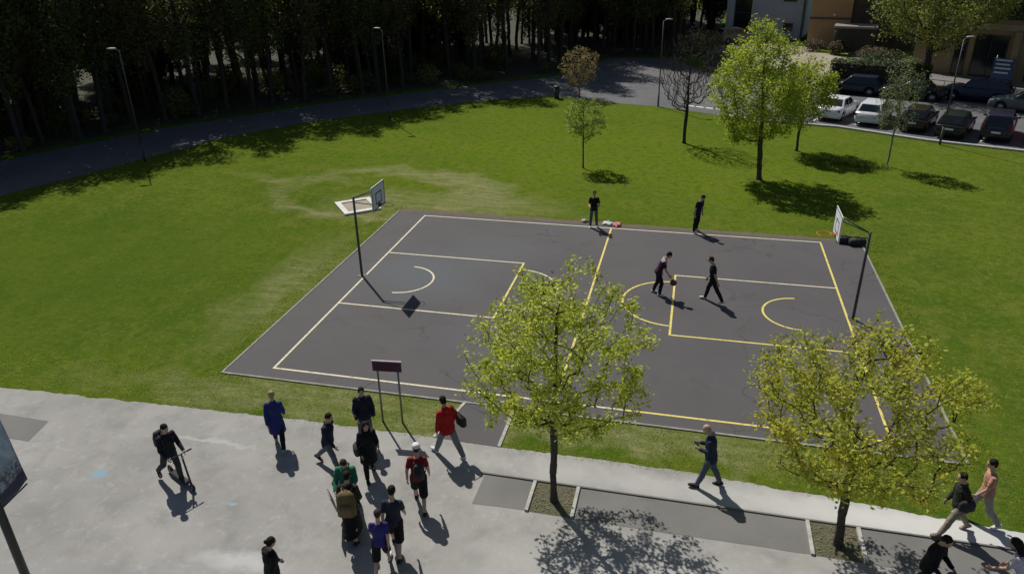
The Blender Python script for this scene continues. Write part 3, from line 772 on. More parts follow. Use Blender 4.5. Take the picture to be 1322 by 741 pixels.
def banner_fabric():
    m, nt, out = newmat('printed_banner_fabric')
    b = N(nt, 'BsdfPrincipled'); b.inputs['Roughness'].default_value = .6
    tc = N(nt, 'TexCoord'); s = N(nt, 'SeparateXYZ'); nt.links.new(tc.outputs['Object'], s.inputs[0])
    c = mixc(nt, noise_fac(nt, 7, 5, lo=.42, hi=.6), (.26, .34, .43), (.42, .47, .52))
    mr = N(nt, 'MapRange'); mr.inputs[1].default_value = .62; mr.inputs[2].default_value = .45; nt.links.new(s.outputs[2], mr.inputs[0])
    c = mixc(nt, mth(nt, 'MULTIPLY', mr.outputs[0], noise_fac(nt, 14, 5, lo=.4, hi=.55)), c, (.10, .10, .11))
    mr2 = N(nt, 'MapRange'); mr2.inputs[1].default_value = .26; mr2.inputs[2].default_value = .2
    nt.links.new(mth(nt, 'SUBTRACT', s.outputs[2], mth(nt, 'MULTIPLY', s.outputs[1], .05)), mr2.inputs[0])
    c = mixc(nt, mr2.outputs[0], c, (.025, .03, .07))
    nt.links.new(c, b.inputs['Base Color']); nt.links.new(b.outputs[0], out.inputs[0]); return m
bp_ = empty('banner_pole', (1.87, -10.64, 0))
MB().tube((0, 0, 0), (0, 0, 6.2), .075, .06, 14).build('pole', GREENPOLE, bp_, True)
MB().tube((0, 0, 4.02), (-.09, .64, 4.02), .014, .014, 8).tube((0, 0, 5.95), (-.18, .5, 5.95), .014, .014, 8).build('arm', GREENPOLE, bp_, True)
vs = []; fs = []; nx, nz = 12, 24
for j in range(nz + 1):
    for i in range(nx + 1):
        u, v_ = i / nx, j / nz; wdt = .66 - .12 * v_ + .0 * u
        vs.append((-.10 * u - .09 * v_ * u + .03 * math.sin(5 * u + 4 * v_) * u, .07 + wdt * u - .02, 1.9 * v_ + .04 * u * (1 - v_)))
for j in range(nz):
    for i in range(nx): a = j * (nx + 1) + i; fs.append((a, a + 1, a + nx + 2, a + nx + 1))
bn = MB().add(vs, fs).build('banner', banner_fabric(), bp_, True); bn.location = (0, 0, 4.02)
sm_ = bn.modifiers.new('solid', 'SOLIDIFY'); sm_.thickness = .004
tag(bp_, 'dark lamp-post style pole carrying a blue printed cloth banner at the lower left', 'banner')

def sign_panel_mat():
    m, nt, out = newmat('purple_plastic_panel')
    b = N(nt, 'BsdfPrincipled'); b.inputs['Roughness'].default_value = .35
    nt.links.new(mixc(nt, noise_fac(nt, 5, 3), (.075, .028, .062), (.06, .022, .05)), b.inputs['Base Color'])
    t = N(nt, 'BsdfTransparent'); t.inputs[0].default_value = (.55, .10, .16, 1)
    mx = N(nt, 'MixShader'); mx.inputs[0].default_value = .3
    nt.links.new(b.outputs[0], mx.inputs[1]); nt.links.new(t.outputs[0], mx.inputs[2]); nt.links.new(mx.outputs[0], out.inputs[0]); return m
sg = empty('sign', (4.72, -1.89, 0), R(6))
for sx in (-.28, .28): MB().tube((sx, 0, 0), (sx, 0, 1.92), .028, .028, 10).build('post', STEEL, sg, True)
pn = MB().box((0, -.035, 1.82), (.8, .02, .3)).build('panel', sign_panel_mat(), sg, bevel=.004)
MB().box((0, -.035, 1.985), (.82, .04, .03)).build('panel_rim', pm('pale_lilac_trim', (.5, .42, .5), None), pn)
tag(sg, 'small purple sign panel on two grey posts in the verge beside the court', 'sign')

sb = empty('concrete_slab', (-3.75, 14.75, 0), R(-50))
mb = MB()
for (x, y, dx, dy) in [(0, .78, 2.0, .26), (0, -.78, 2.0, .26), (.87, 0, .26, 1.3), (-.87, 0, .26, 1.3)]: mb.box((x, y, .05), (dx, dy, .1))
mb.build('border', pm('white_slab_border', (.66, .65, .6), (.5, .5, .46), 5, rough=.8), sb)
MB().box((0, 0, .03), (1.48, 1.3, .05)).build('centre_panel', pm('tan_slab_centre', (.34, .29, .22), (.27, .24, .19), 5, rough=.9), sb)
tag(sb, 'square slab with white border and tan centre lying in the worn grass', 'slab')
bn_ = empty('litter_bin', (1.24, 42.55, 0))
MB().rings([((0, 0, 0), (.2, 0, 0), (0, .2, 0)), ((0, 0, .85), (.24, 0, 0), (0, .24, 0))], 14).build('body', DARKSTEEL, bn_, True)
MB().rings([((0, 0, .9), (.26, 0, 0), (0, .26, 0)), ((0, 0, 1.0), (.2, 0, 0), (0, .2, 0))], 14).build('lid', DARKSTEEL, bn_, True)
tag(bn_, 'small dark litter bin at the roadside bend', 'bin')

# ------------------------------------------------------------------ buildings
def wall_mat(name, c1, c2): return pm(name, c1, c2, .6, 6, rough=.85, bump=.15, bscale=20)
def building(name, loc, rz, w_, d_, h_, mat, label):
    o = empty(name, loc, rz)
    MB().box((0, d_ / 2, h_ / 2), (w_, d_, h_)).build('wall', mat, o)
    MB().box((0, d_ / 2, h_ + .12), (w_ + .5, d_ + .5, .24)).build('roof', DARKSTEEL, o)
    return tag(o, label, 'building')
def window(o, x, z, w_, h_, fm=DARKSTEEL, bars=1):
    f_ = MB(); t = .07
    f_.box((x - w_ / 2 + t / 2, -.03, z), (t, .1, h_)); f_.box((x + w_ / 2 - t / 2, -.03, z), (t, .1, h_))
    f_.box((x, -.03, z + h_ / 2 - t / 2), (w_ - 2 * t, .1, t)); f_.box((x, -.03, z - h_ / 2 + t / 2), (w_ - 2 * t, .1, t))
    for i in range(1, bars): f_.box((x - w_ / 2 + w_ * i / bars, -.03, z), (t * .7, .09, h_ - 2 * t))
    fo = f_.build('window', fm, o)
    MB().box((x, -.012, z), (w_ - t, .02, h_ - t)).build('pane', WINGLASS, fo)
b1 = building('white_building', (19.4, 82.3, 0), R(-14), 8.9, 12, 11, wall_mat('white_render', (.46, .52, .60), (.40, .46, .54)), 'white rendered building with a dark full-height window strip at top')
window(b1, -2.45, 3.0, 2.0, 5.6, bars=1); window(b1, 3.0, 1.4, 1.1, .9); window(b1, 2.9, 4.9, 1.5, 1.3); window(b1, -2.45, 8.2, 2.0, 3.4)
MB().box((-2.45, -.1, 2.9), (1.86, .06, .1)).build('transom', DARKSTEEL, b1)
b2 = building('ochre_building', (25.9, 74.6, 0), R(-8), 4.2, 9, 11, wall_mat('ochre_render', (.42, .27, .14), (.36, .23, .12)), 'ochre rendered building with dark string course beside the flat canopy')
MB().box((0, -.05, 3.1), (4.2, .1, .16)).build('string_course', DARKSTEEL, b2)
MB().box((.35, -.12, 3.5), (.3, .2, .16)).build('wall_lamp', WHITE, b2)
window(b2, .2, 6.4, 1.6, 1.4)
b2b = building('dark_building', (30.6, 73.9, 0), R(-15), 7.6, 8, 11, wall_mat('dark_brown_render', (.06, .05, .045), (.045, .04, .036)), 'dark brown recessed building between ochre building and big tree')
window(b2b, -1.2, 5.4, 2.2, 1.8, bars=2); window(b2b, 1.4, 2.0, 2.0, 2.4, bars=2)
cn = empty('entrance_canopy', (28.0, 70.6, 0), R(-12))
MB().box((0, 0, 2.75), (4.2, 3.0, .22)).build('roof', pm('canopy_felt', (.21, .20, .19), (.17, .165, .16), 2, rough=.9), cn, bevel=.02)
for sx in (-1.9, 1.9):
    for sy in (-1.3, 1.3): MB().tube((sx, sy, 0), (sx, sy, 2.64), .06, .06, 10).build('post', DARKSTEEL, cn, True)
MB().box((0, 1.2, 1.3), (3.6, .08, 2.6)).build('rear_panel', DARKSTEEL, cn)
tag(cn, 'flat grey entrance canopy on posts beside the ochre building', 'canopy')
ra = math.atan2(-4.2, 6.3)
b3 = building('brown_building', (38.5, 55.6, 0), ra, 17, 12, 12, wall_mat('brown_render', (.30, .215, .12), (.25, .18, .10)), 'tall brown building with dark window bands behind the car park at right')
for x, w_ in [(-4.6, 1.0), (-2.3, 2.6), (1.6, 1.8), (4.6, 2.6)]: window(b3, x, 1.85, w_, 3.5, bars=2 if w_ > 2 else 1)
for x, w_ in [(-5.2, 3.0), (.2, 5.4), (5.6, 3.6)]: window(b3, x, 6.0, w_, 2.3, bars=3)
for x, w_ in [(-5.2, 3.0), (.2, 5.4), (5.6, 3.6)]: window(b3, x, 9.8, w_, 1.6, bars=3)
MB().box((0, -.08, 4.25), (17, .16, .5)).build('lintel', pm('pale_brown_lintel', (.33, .26, .17), None, 1), b3)
for x in (-.35, 3.0): MB().box((x, -.15, 2.0), (.5, .3, 3.95)).build('pilaster', wall_mat('tan_render', (.32, .24, .15), (.27, .2, .13)), b3)
ts = empty('info_sign', (36.9, 53.9, 0), ra)
MB().box((0, 0, 1.05), (1.5, .16, 2.1)).build('body', pm('blue_sign_panel', (.05, .09, .24), (.04, .075, .2), 2, rough=.4), ts, bevel=.01)
for i, z in enumerate((1.95, 1.62, 1.3, .95)): MB().box((-.05 * (i % 2), -.085, z), (1.2 - .15 * (i % 2), .012, .13)).build('white_band', WHITE, ts)
for sx in (-.6, .6): MB().tube((sx, .02, 0), (sx, .02, 2.3), .05, .05, 8).build('post', STEEL, ts, True)
tag(ts, 'blue information board with white bands in front of the brown building', 'sign')
rl = empty('railing', (33.9, 47.6, 0), ra)
for i in range(9): MB().tube((-4 + i, 0, 0), (-4 + i, 0, .95), .03, .03, 8).build('post', WHITE, rl, True)
for z in (.5, .95): MB().tube((-4, 0, z), (4, 0, z), .025, .025, 8).build('rail', STEEL, rl, True)
tag(rl, 'low metal railing with white posts behind the dark blue and grey cars', 'railing')

# ------------------------------------------------------------------ cars
def carpaint(name, c, rough=.25): return pm(name, c, tuple(x * .92 for x in c), 2, rough=rough, coat=.12, spec=.4)
def car(loc, heading, kind, paint, label, group='cars parked in the bays'):
    """local +x is the front"""
    o = empty('parked_car', (loc[0], loc[1], .006), heading)
    P = dict(sedan=dict(L=4.55, W=1.78, belt=.92, roof=1.44, hood=.86, deck=.98, ws=(.95, .25), rw=(-1.55, -.95)),
             hatch=dict(L=4.1, W=1.74, belt=.92, roof=1.47, hood=.88, deck=.95, ws=(.95, .3), rw=(-1.95, -1.55)),
             mpv=dict(L=4.4, W=1.8, belt=1.0, roof=1.64, hood=.98, deck=1.02, ws=(1.15, .5), rw=(-2.12, -1.85)),
             estate=dict(L=4.65, W=1.78, belt=.93, roof=1.46, hood=.87, deck=.96, ws=(.95, .25), rw=(-2.15, -1.7)),
             suv=dict(L=4.6, W=1.86, belt=1.08, roof=1.72, hood=1.05, deck=1.08, ws=(1.05, .45), rw=(-2.15, -1.85)))[kind]
    L, W = P['L'], P['W']; rw = .32; wx = (L * .5 - .82, -L * .5 + .85)
    xs = sorted(set([round(-L / 2 + L * i / 44, 4) for i in range(45)])); secs = []
    for x in xs:
        e_ = min(1, (L / 2 - abs(x)) / .35); tap = (1 - .16 * (1 - e_) ** 2)
        hw = W / 2 * tap * (1 - .02 * (abs(x) / (L / 2)) ** 2)
        if x > P['ws'][0]: top = P['belt'] + (P['hood'] - .12 - P['belt']) * ((x - P['ws'][0]) / (L / 2 - P['ws'][0])) ** 1.8
        elif x < P['rw'][0]: top = P['deck'] - .06 * (1 - e_)
        else: top = P['belt'] + .03 * (1 if x < -1 else 0)
        top -= .10 * (1 - e_) ** 2
        bot = .2 + .12 * (1 - e_)
        for c in wx:
            d = abs(x - c)
            if d < rw + .06: bot = max(bot, .33 + math.sqrt(max(0, (rw + .06) ** 2 - d * d)) * .98)
        bot = min(bot, top - .12)
        z1 = bot + (top - bot) * .35; z2 = top - .09
        secs.append([(x, y, z) for y, z in [(-hw * .93, bot), (-hw, z1), (-hw * .985, z2), (-hw * .90, top), (-hw * .45, top + .02), (0, top + .025), (hw * .45, top + .02), (hw * .90, top), (hw * .985, z2), (hw, z1), (hw * .93, bot), (0, bot)]])
    mb = MB(); n = 12; vs = [p for s in secs for p in s]; fs = []
    for a in range(len(secs) - 1):
        for i in range(n): fs.append((a * n + i, a * n + (i + 1) % n, (a + 1) * n + (i + 1) % n, (a + 1) * n + i))
    fs += [tuple(range(n)), tuple(range((len(secs) - 1) * n, len(secs) * n))]
    body = mb.add(vs, fs).build('body', paint, o, True)
    # greenhouse
    zb, zr = P['belt'] - .02, P['roof']; hb, ht = W / 2 * .93, W / 2 * .72
    c8 = [V3((P['rw'][0], -hb, zb)), V3((P['ws'][0], -hb, zb)), V3((P['ws'][0], hb, zb)), V3((P['rw'][0], hb, zb)), V3((P['rw'][1], -ht, zr)), V3((P['ws'][1], -ht, zr)), V3((P['ws'][1], ht, zr)), V3((P['rw'][1], ht, zr))]
    MB().add(c8, [(0, 1, 2, 3), (4, 5, 6, 7), (0, 1, 5, 4), (2, 3, 7, 6), (1, 2, 6, 5), (0, 3, 7, 4)]).build('cabin', paint, o, True, bevel=.07, seg=3)
    cen = sum(c8, V3()) / 8
    def patch(a, b, c, d, u0, u1, v0, v1, name):
        nrm = (b - a).cross(d - a).normalized()
        if nrm.dot((a + b + c + d) / 4 - cen) < 0: nrm = -nrm
        g = []
        for v in (v0, v1):
            for u in (u0, u1): g.append(a.lerp(b, u).lerp(d.lerp(c, u), v) + nrm * .006)
        g2 = [p - nrm * .02 for p in g]
        MB().add(g + g2, [(0, 1, 3, 2), (4, 6, 7, 5), (0, 4, 5, 1), (2, 3, 7, 6), (0, 2, 6, 4), (1, 5, 7, 3)]).build(name, GLASS, o)
    patch(c8[1], c8[2], c8[6], c8[5], .07, .93, .1, .9, 'windscreen'); patch(c8[0], c8[3], c8[7], c8[4], .09, .91, .14, .88, 'rear_window')
    for (a, b, c, d) in ((c8[0], c8[1], c8[5], c8[4]), (c8[3], c8[2], c8[6], c8[7])):
        patch(a, b, c, d, .08, .46, .14, .88, 'side_window'); patch(a, b, c, d, .5, .9, .14, .88, 'side_window')
    for x in wx:
        for s in (-1, 1):
            w_ = MB().torus((x, s * (W / 2 - .115), rw), rw - .085, .085, (0, 1, 0), 22, 8).build('wheel', RUBBER, o, True)
            rm = MB().tube((x, s * (W / 2 - .17), rw), (x, s * (W / 2 - .05), rw), .2, .19, 16)
            rm.build('rim', ALLOY, w_, True)
    MB().box((0, 0, .34), (L * .9, W * .7, .25)).build('underbody', RUBBER, o)
    red = TAIL; 
    for s in (-1, 1):
        tall = kind in ('mpv', 'suv')
        MB().box((-L / 2 + .06, s * W * .385, .95 if tall else .78), (.1, .16 if tall else .28, .42 if tall else .15)).build('tail_light', red, o, bevel=.02)
        MB().box((L / 2 - .13, s * W * .36, .66), (.16, .34, .15)).build('headlight', LAMPG, o, bevel=.03)
        MB().rings([((P['ws'][0] - .22, s * hb, zb + .08), (.03, 0, 0), (0, 0, .05)), ((P['ws'][0] - .2, s * (hb + .1), zb + .1), (.05, 0, 0), (0, 0, .08)), ((P['ws'][0] - .2, s * (hb + .19), zb + .1), (.035, 0, 0), (0, 0, .06))], 10).build('wing_mirror', paint, o, True)
    MB().box((-L / 2 - .003, 0, .5), (.1, W * .82, .14)).build('rear_bumper', paint, o, bevel=.03)
    MB().box((L / 2 - .03, 0, .42), (.1, W * .8, .14)).build('front_bumper', RUBBER, o, bevel=.03)
    for x in (-L / 2 - .012, L / 2 + .012): MB().box((x, 0, .66 if x < 0 else .44), (.02, .5, .11)).build('number_plate', WHITE, o)
    return tag(o, label, 'car', group)
TAIL = pm('red_tail_lamp', (.13, .010, .010), (.10, .008, .008), 5, rough=.15)
LAMPG = pm('clear_lamp_glass', (.5, .52, .54), (.4, .42, .44), 5, rough=.1)
hd = math.atan2(.88, .475)
cars = [((22.1, 39.4), hd + .03, 'sedan', carpaint('white_paint', (.72, .73, .74)), 'white saloon car in the leftmost parking bay beside the large lime tree'),
        ((24.3, 38.4), hd + .12, 'estate', carpaint('silver_white_paint', (.60, .62, .65)), 'silver-white estate car parked left of the birch'),
        ((26.75, 36.8), hd + .06, 'hatch', carpaint('brown_black_paint', (.022, .018, .015)), 'black-brown hatchback partly hidden behind the birch'),
        ((28.6, 35.4), hd + .05, 'hatch', carpaint('black_green_paint', (.012, .02, .017)), 'black-green hatchback directly behind the near lamp post'),
        ((31.0, 35.1), hd + .12, 'mpv', carpaint('dark_purple_paint', (.018, .016, .036)), 'dark purple people carrier between the black-green and red cars'),
        ((33.3, 34.4), hd + .1, 'hatch', carpaint('red_paint', (.5, .02, .02)), 'red hatchback cut off by the right edge of the photo')]
for a in cars: car(*a)
car((33.0, 46.4), ra + math.pi + .12, 'suv', carpaint('dark_blue_paint', (.012, .018, .05)), 'dark blue van-like car standing side-on at the end of the hedge', 'cars in the shade across the car park')
car((35.2, 43.0), ra + math.pi + .14, 'sedan', carpaint('grey_paint', (.12, .13, .14)), 'grey saloon seen side-on across the car park at right', 'cars in the shade across the car park')
car((16.2, 77.5), R(30), 'suv', carpaint('pale_silver_paint', (.16, .17, .18)), 'grey van-like car in front of the white building', 'cars in the shade across the car park')
car((24.6, 48.1), ha + math.pi + .03, 'hatch', carpaint('ink_blue_paint', (.010, .013, .028)), 'ink-black hatchback parked side-on in front of the clipped hedge, nearer the standing person', 'cars in the shade across the car park')
car((28.6, 46.7), ha + math.pi, 'sedan', carpaint('black_paint', (.010, .011, .012)), 'black saloon parked side-on in front of the clipped hedge, behind the birch', 'cars in the shade across the car park')
# bay lines
bl = empty('bay_lines'); tag(bl, kind='structure')
for (x, y) in [(20.3, 37.6), (22.9, 36.9), (25.2, 35.5), (27.3, 34.2), (29.6, 33.4), (31.9, 32.6), (34.2, 31.8)]:
    M_ = Matrix.Translation((x, y, 0)) @ Matrix.Rotation(hd, 4, 'Z')
    MB().add([(0, -.06, .0105), (4.4, -.06, .0105), (4.4, .06, .0105), (0, .06, .0105)], [(0, 1, 2, 3)]).build('line_marking', WHITEP, bl, M=M_)
for (x, y) in [(11.6, 41.4), (12.3, 41.1), (13.0, 40.8), (13.7, 40.5)]:
    M_ = Matrix.Translation((x, y, 0)) @ Matrix.Rotation(R(-25), 4, 'Z')
    MB().add([(0, -.13, .0105), (.6, -.13, .0105), (.6, .13, .0105), (0, .13, .0105)], [(0, 1, 2, 3)]).build('line_marking', WHITEP, bl, M=M_)

# ------------------------------------------------------------------ people
SKIN = pm('light_skin', (.46, .29, .21), (.42, .26, .19), 9, rough=.55)
SKIN2 = pm('tan_skin', (.36, .21, .14), (.32, .19, .13), 9, rough=.55)
EYEM = pm('eye_white_and_iris', (.05, .04, .035), (.1, .09, .08), 60, rough=.2)
LIPM = pm('lip_colour', (.34, .15, .13), None, 20, rough=.5)
HAIRS = {'black': pm('black_hair', (.010, .008, .007), (.018, .014, .012), 40, rough=.75, bump=.4, bscale=90, spec=.15), 'brown': pm('brown_hair', (.035, .023, .015), (.055, .036, .022), 40, rough=.75, bump=.4, bscale=90, spec=.15),
         'grey': pm('grey_hair', (.36, .33, .31), (.26, .24, .23), 40, rough=.6, bump=.5, bscale=90), 'blond': pm('blond_hair', (.36, .29, .13), (.2, .16, .08), 40, rough=.55, bump=.5, bscale=90)}
CL = {}
def cloth(n, c, k=.75, rough=.85):
    if n not in CL: CL[n] = pm(n, c, tuple(x * k for x in c), 7, 5, rough=rough, bump=.35, bscale=25, spec=.25)
    return CL[n]

def remeshed(mb, name, mat, parent, voxel, smooth=2, wrinkle=0.0, seed=0):
    me = bpy.data.meshes.new(name); me.from_pydata(mb.v, [], mb.f)
    bm = bmesh.new(); bm.from_mesh(me); bmesh.ops.recalc_face_normals(bm, faces=bm.faces); bm.to_mesh(me); bm.free()
    o = bpy.data.objects.new(name + '_source', me); COL.objects.link(o)
    r = o.modifiers.new('r', 'REMESH'); r.mode = 'VOXEL'; r.voxel_size = voxel
    if smooth:
        s = o.modifiers.new('s', 'SMOOTH'); s.factor = .5; s.iterations = smooth
    dg = bpy.context.evaluated_depsgraph_get(); dg.update()
    m2 = bpy.data.meshes.new_from_object(o.evaluated_get(dg)); m2.name = name
    bpy.data.objects.remove(o); bpy.data.meshes.remove(me)
    if wrinkle:
        n = len(m2.vertices); co = np.empty(n * 3, np.float32); m2.vertices.foreach_get('co', co); co = co.reshape(-1, 3)
        no = np.empty(n * 3, np.float32); m2.vertices.foreach_get('normal', no); no = no.reshape(-1, 3)
        d = np.array([noise.noise(V3((a * 9 + seed, b * 9, c * 15))) + .5 * noise.noise(V3((a * 22, b * 22 + seed, c * 34))) for a, b, c in co.tolist()], np.float32)
        m2.vertices.foreach_set('co', (co + no * (d * wrinkle)[:, None]).ravel())
    m2.polygons.foreach_set('use_smooth', np.ones(len(m2.polygons), bool))
    m2.materials.clear(); m2.materials.append(mat); m2.update()
    return link(bpy.data.objects.new(name, m2), parent)

X, Y, Z = V3((1, 0, 0)), V3((0, 1, 0)), V3((0, 0, 1))
def rx(a): return Matrix.Rotation(R(a), 3, 'X')
def ry(a): return Matrix.Rotation(R(a), 3, 'Y')
def rz_(a): return Matrix.Rotation(R(a), 3, 'Z')

class Pose:
    """local frame: +y forward, +x to the person's right"""
    def __init__(p, H=1.75, lean=4, side=0, twist=0, head=8, hyaw=0, rarm=(10, 8, 15), larm=(-10, 8, 15), rleg=(15, 3, 8), lleg=(-15, 3, 12), broad=1.0):
        s = p.s = H / 1.75; p.broad = broad
        p.pel = V3((0, 0, .93 * s))
        p.T = rz_(twist) @ ry(side) @ rx(-lean)
        p.neck = p.pel + p.T @ V3((0, -.005, .535 * s))
        p.Hd = p.T @ rz_(hyaw) @ rx(-head)
        p.head = p.neck + p.T @ V3((0, .01, .05 * s)) + p.Hd @ V3((0, .025 * s, .135 * s))
        p.sh, p.el, p.wr, p.hd = {}, {}, {}, {}
        for sg, (fl, ab, eb) in ((1, rarm), (-1, larm)):
            S = p.pel + p.T @ V3((sg * .166 * s * broad, -.008, .448 * s))
            def D(f, a): return p.T @ V3((sg * math.sin(R(a)), math.cos(R(a)) * math.sin(R(f)), -math.cos(R(a)) * math.cos(R(f))))
            E_ = S + D(fl, ab) * .285 * s
            fd = D(fl + eb, ab * .3 - eb * .18)
            W = E_ + fd * .25 * s
            p.sh[sg], p.el[sg], p.wr[sg] = S, E_, W; p.hd[sg] = fd
        p.hip, p.kn, p.an, p.ft = {}, {}, {}, {}
        for sg, (fl, ab, kb) in ((1, rleg), (-1, lleg)):
            Hp = p.pel + V3((sg * .092 * s, 0, -.03 * s))
            def D(f): return V3((sg * math.sin(R(ab)), math.cos(R(ab)) * math.sin(R(f)), -math.cos(R(ab)) * math.cos(R(f))))
            K = Hp + D(fl) * .425 * s; A = K + D(fl - kb) * .405 * s
            p.hip[sg], p.kn[sg], p.an[sg] = Hp, K, A
            tilt = max(-14, min(55, -(fl - kb) - 8)) if fl - kb < -8 else max(-16, -(fl - kb) * .6)
            p.ft[sg] = V3((sg * .12, math.cos(R(tilt)), -math.sin(R(tilt)))).normalized()
        low = min(min((p.an[q] - V3((0, 0, .075 * s))).z, (p.an[q] + p.ft[q] * .17 * s).z - .035 * s) for q in (1, -1))
        dz = V3((0, 0, .012 - low))
        for d in (p.sh, p.el, p.wr, p.hip, p.kn, p.an):
            for q in d: d[q] = d[q] + dz
        p.pel += dz; p.neck += dz; p.head += dz
    def torso(p, mb, off=0, z0=-.06, z1=.51, wide=1.0, flare=0):
        s = p.s; b = p.broad
        prof = [(-.10, .150, .108), (-.03, .165, .118), (.06, .155, .108), (.16, .140, .098), (.27, .156, .108), (.36, .160, .112), (.42, .142, .098), (.46, .108, .082), (.50, .072, .064), (.53, .060, .058)]
        def at(z):
            for a, c in zip(prof[:-1], prof[1:]):
                if a[0] <= z <= c[0]:
                    t = (z - a[0]) / (c[0] - a[0]); return a[1] + (c[1] - a[1]) * t, a[2] + (c[2] - a[2]) * t
            return prof[0][1:] if z < prof[0][0] else prof[-1][1:]
        secs = []; n = 14
        for i in range(n + 1):
            z = z0 + (z1 - z0) * i / n; w_, d_ = at(z); fl = flare * max(0, (.1 - z)) 
            w_ = (w_ * b * wide + off + fl) * s; d_ = (d_ * b + off + fl) * s
            secs.append((p.pel + p.T @ V3((0, 0, z * s)), p.T @ V3((w_, 0, 0)), p.T @ V3((0, d_, 0))))
        mb.rings(secs, 18, 2.1)
    def arm(p, mb, sg, off=0, upto=2.0):
        s = p.s; S, E_, W = p.sh[sg], p.el[sg], p.wr[sg]
        t = min(1, upto)
        mb.capsule(p.pel + p.T @ V3((sg * .07 * s, -.005, .470 * s)), S, (.040 + off * .5) * s, (.048 + off) * s)
        mb.capsule(S, S.lerp(E_, t), (.056 + off) * s, (.043 + (.056 - .043) * (1 - t) + off * (1 if upto > 1 else 1.15)) * s)
        if upto > 1: mb.capsule(E_, E_.lerp(W, min(1, upto - 1)), (.042 + off) * s, (.029 + off) * s)
    def leg(p, mb, sg, off=0, upto=2.0, loose=0):
        s = p.s; H_, K, A = p.hip[sg], p.kn[sg], p.an[sg]; t = min(1, upto)
        mb.capsule(H_, H_.lerp(K, t), (.086 + off) * s, (.058 + (1 - t) * .028 + off + loose) * s)
        if upto > 1:
            m = K.lerp(A, .35) - V3((0, .012, 0))
            mb.capsule(K, m, (.056 + off + loose) * s, (.054 + off + loose) * s); mb.capsule(m, K.lerp(A, upto - 1), (.054 + off + loose) * s, (.037 + off + loose) * s)
    def hand(p, mb, sg, curl=30):
        s = p.s; d = p.hd[sg].normalized(); W = p.wr[sg]
        inn = (p.T @ V3((-sg, 0, 0))); inn = (inn - d * inn.dot(d)).normalized()     # palm normal points to the body
        side = d.cross(inn).normalized()
        fw = p.T @ Y
        if side.dot(fw) < 0 and abs(side.dot(fw)) > .15: side = -side
        q = Matrix((side, inn, d)).transposed()
        mb.rings([(W - d * .01, side * .024 * s, inn * .018 * s), (W + d * .03 * s, side * .034 * s, inn * .016 * s), (W + d * .085 * s, side * .040 * s, inn * .014 * s), (W + d * .095 * s, side * .034 * s, inn * .010 * s)], 12)
        for i, L in enumerate((.066, .076, .071, .056)):
            b = W + d * .085 * s + side * ((.030 - .020 * i) * s)
            d1 = (d * math.cos(R(curl * .5)) + inn * math.sin(R(curl * .5))); d2 = (d * math.cos(R(curl * 1.4)) + inn * math.sin(R(curl * 1.4)))
            m = b + d1 * (L * .55 * s); mb.capsule(b, m, .0092 * s, .0088 * s, 8); mb.capsule(m, m + d2 * (L * .45 * s), .0088 * s, .0078 * s, 8)
        b = W + d * .03 * s + side * .026 * s; t1 = (d * .65 + side * .6 + inn * .35).normalized()
        m = b + t1 * .04 * s; mb.capsule(b, m, .0125 * s, .0105 * s, 8); mb.capsule(m, m + (d * .85 + side * .2 + inn * .4).normalized() * .03 * s, .0105 * s, .009 * s, 8)
    def headmesh(p, mb):
        s = p.s; h = p.head; Q = p.Hd
        mb.ell(h + Q @ V3((0, -.008, .022)) * s, (.076 * s, .096 * s, .095 * s), Q)
        mb.rings([(h + Q @ V3((0, .040, -.112)) * s, Q @ V3((.022, 0, 0)) * s, Q @ V3((0, .022, 0)) * s), (h + Q @ V3((0, .030, -.085)) * s, Q @ V3((.046, 0, 0)) * s, Q @ V3((0, .05, 0)) * s),
                  (h + Q @ V3((0, .018, -.04)) * s, Q @ V3((.064, 0, 0)) * s, Q @ V3((0, .066, 0)) * s), (h + Q @ V3((0, .008, .02)) * s, Q @ V3((.071, 0, 0)) * s, Q @ V3((0, .082, 0)) * s)], 14)
        mb.capsule(h + Q @ V3((0, .084, .012)) * s, h + Q @ V3((0, .104, -.026)) * s, .010 * s, .0135 * s, 8)      # nose
        mb.ell(h + Q @ V3((0, .074, -.062)) * s, (.024 * s, .014 * s, .010 * s), Q)                              # lips
        mb.ell(h + Q @ V3((0, .076, .036)) * s, (.05 * s, .014 * s, .009 * s), Q)                                # brow
        for q in (-1, 1): mb.ell(h + Q @ V3((q * .078, -.005, -.004)) * s, (.010 * s, .020 * s, .031 * s), Q)     # ears
        mb.capsule(p.neck - p.T @ V3((0, 0, .05)) * s, h + Q @ V3((0, -.02, -.06)) * s, .058 * s, .052 * s)
    def body(p, mb):
        p.torso(mb); p.headmesh(mb)
        for q in (1, -1):
            p.arm(mb, q); p.hand(mb, q, p.curl.get(q, 30)); p.leg(mb, q)
            A, F = p.an[q], p.ft[q]
            mb.capsule(A - V3((0, 0, .03)) * p.s - F * .02, A + F * .13 * p.s - V3((0, 0, .045)) * p.s, .036 * p.s, .026 * p.s)
    curl = {}
    def shoe(p, name, mat, sg, parent):
        s = p.s; A, F = p.an[sg], p.ft[sg]; S_ = F.cross(Z).normalized(); U = S_.cross(F).normalized()
        B = A - U * .02 * s
        secs = []
        for t, w_, h_, zz in [(-.075, .022, .030, -.032), (-.06, .036, .044, -.02), (0, .041, .058, -.006), (.06, .044, .045, -.018), (.12, .050, .034, -.028), (.17, .042, .026, -.035), (.195, .02, .016, -.042)]:
            secs.append((B + F * (t * s) + U * (zz * s), S_ * (w_ * s), U * (h_ * s)))
        return MB().rings(secs, 14, 2.4).build(name, mat, parent, True)

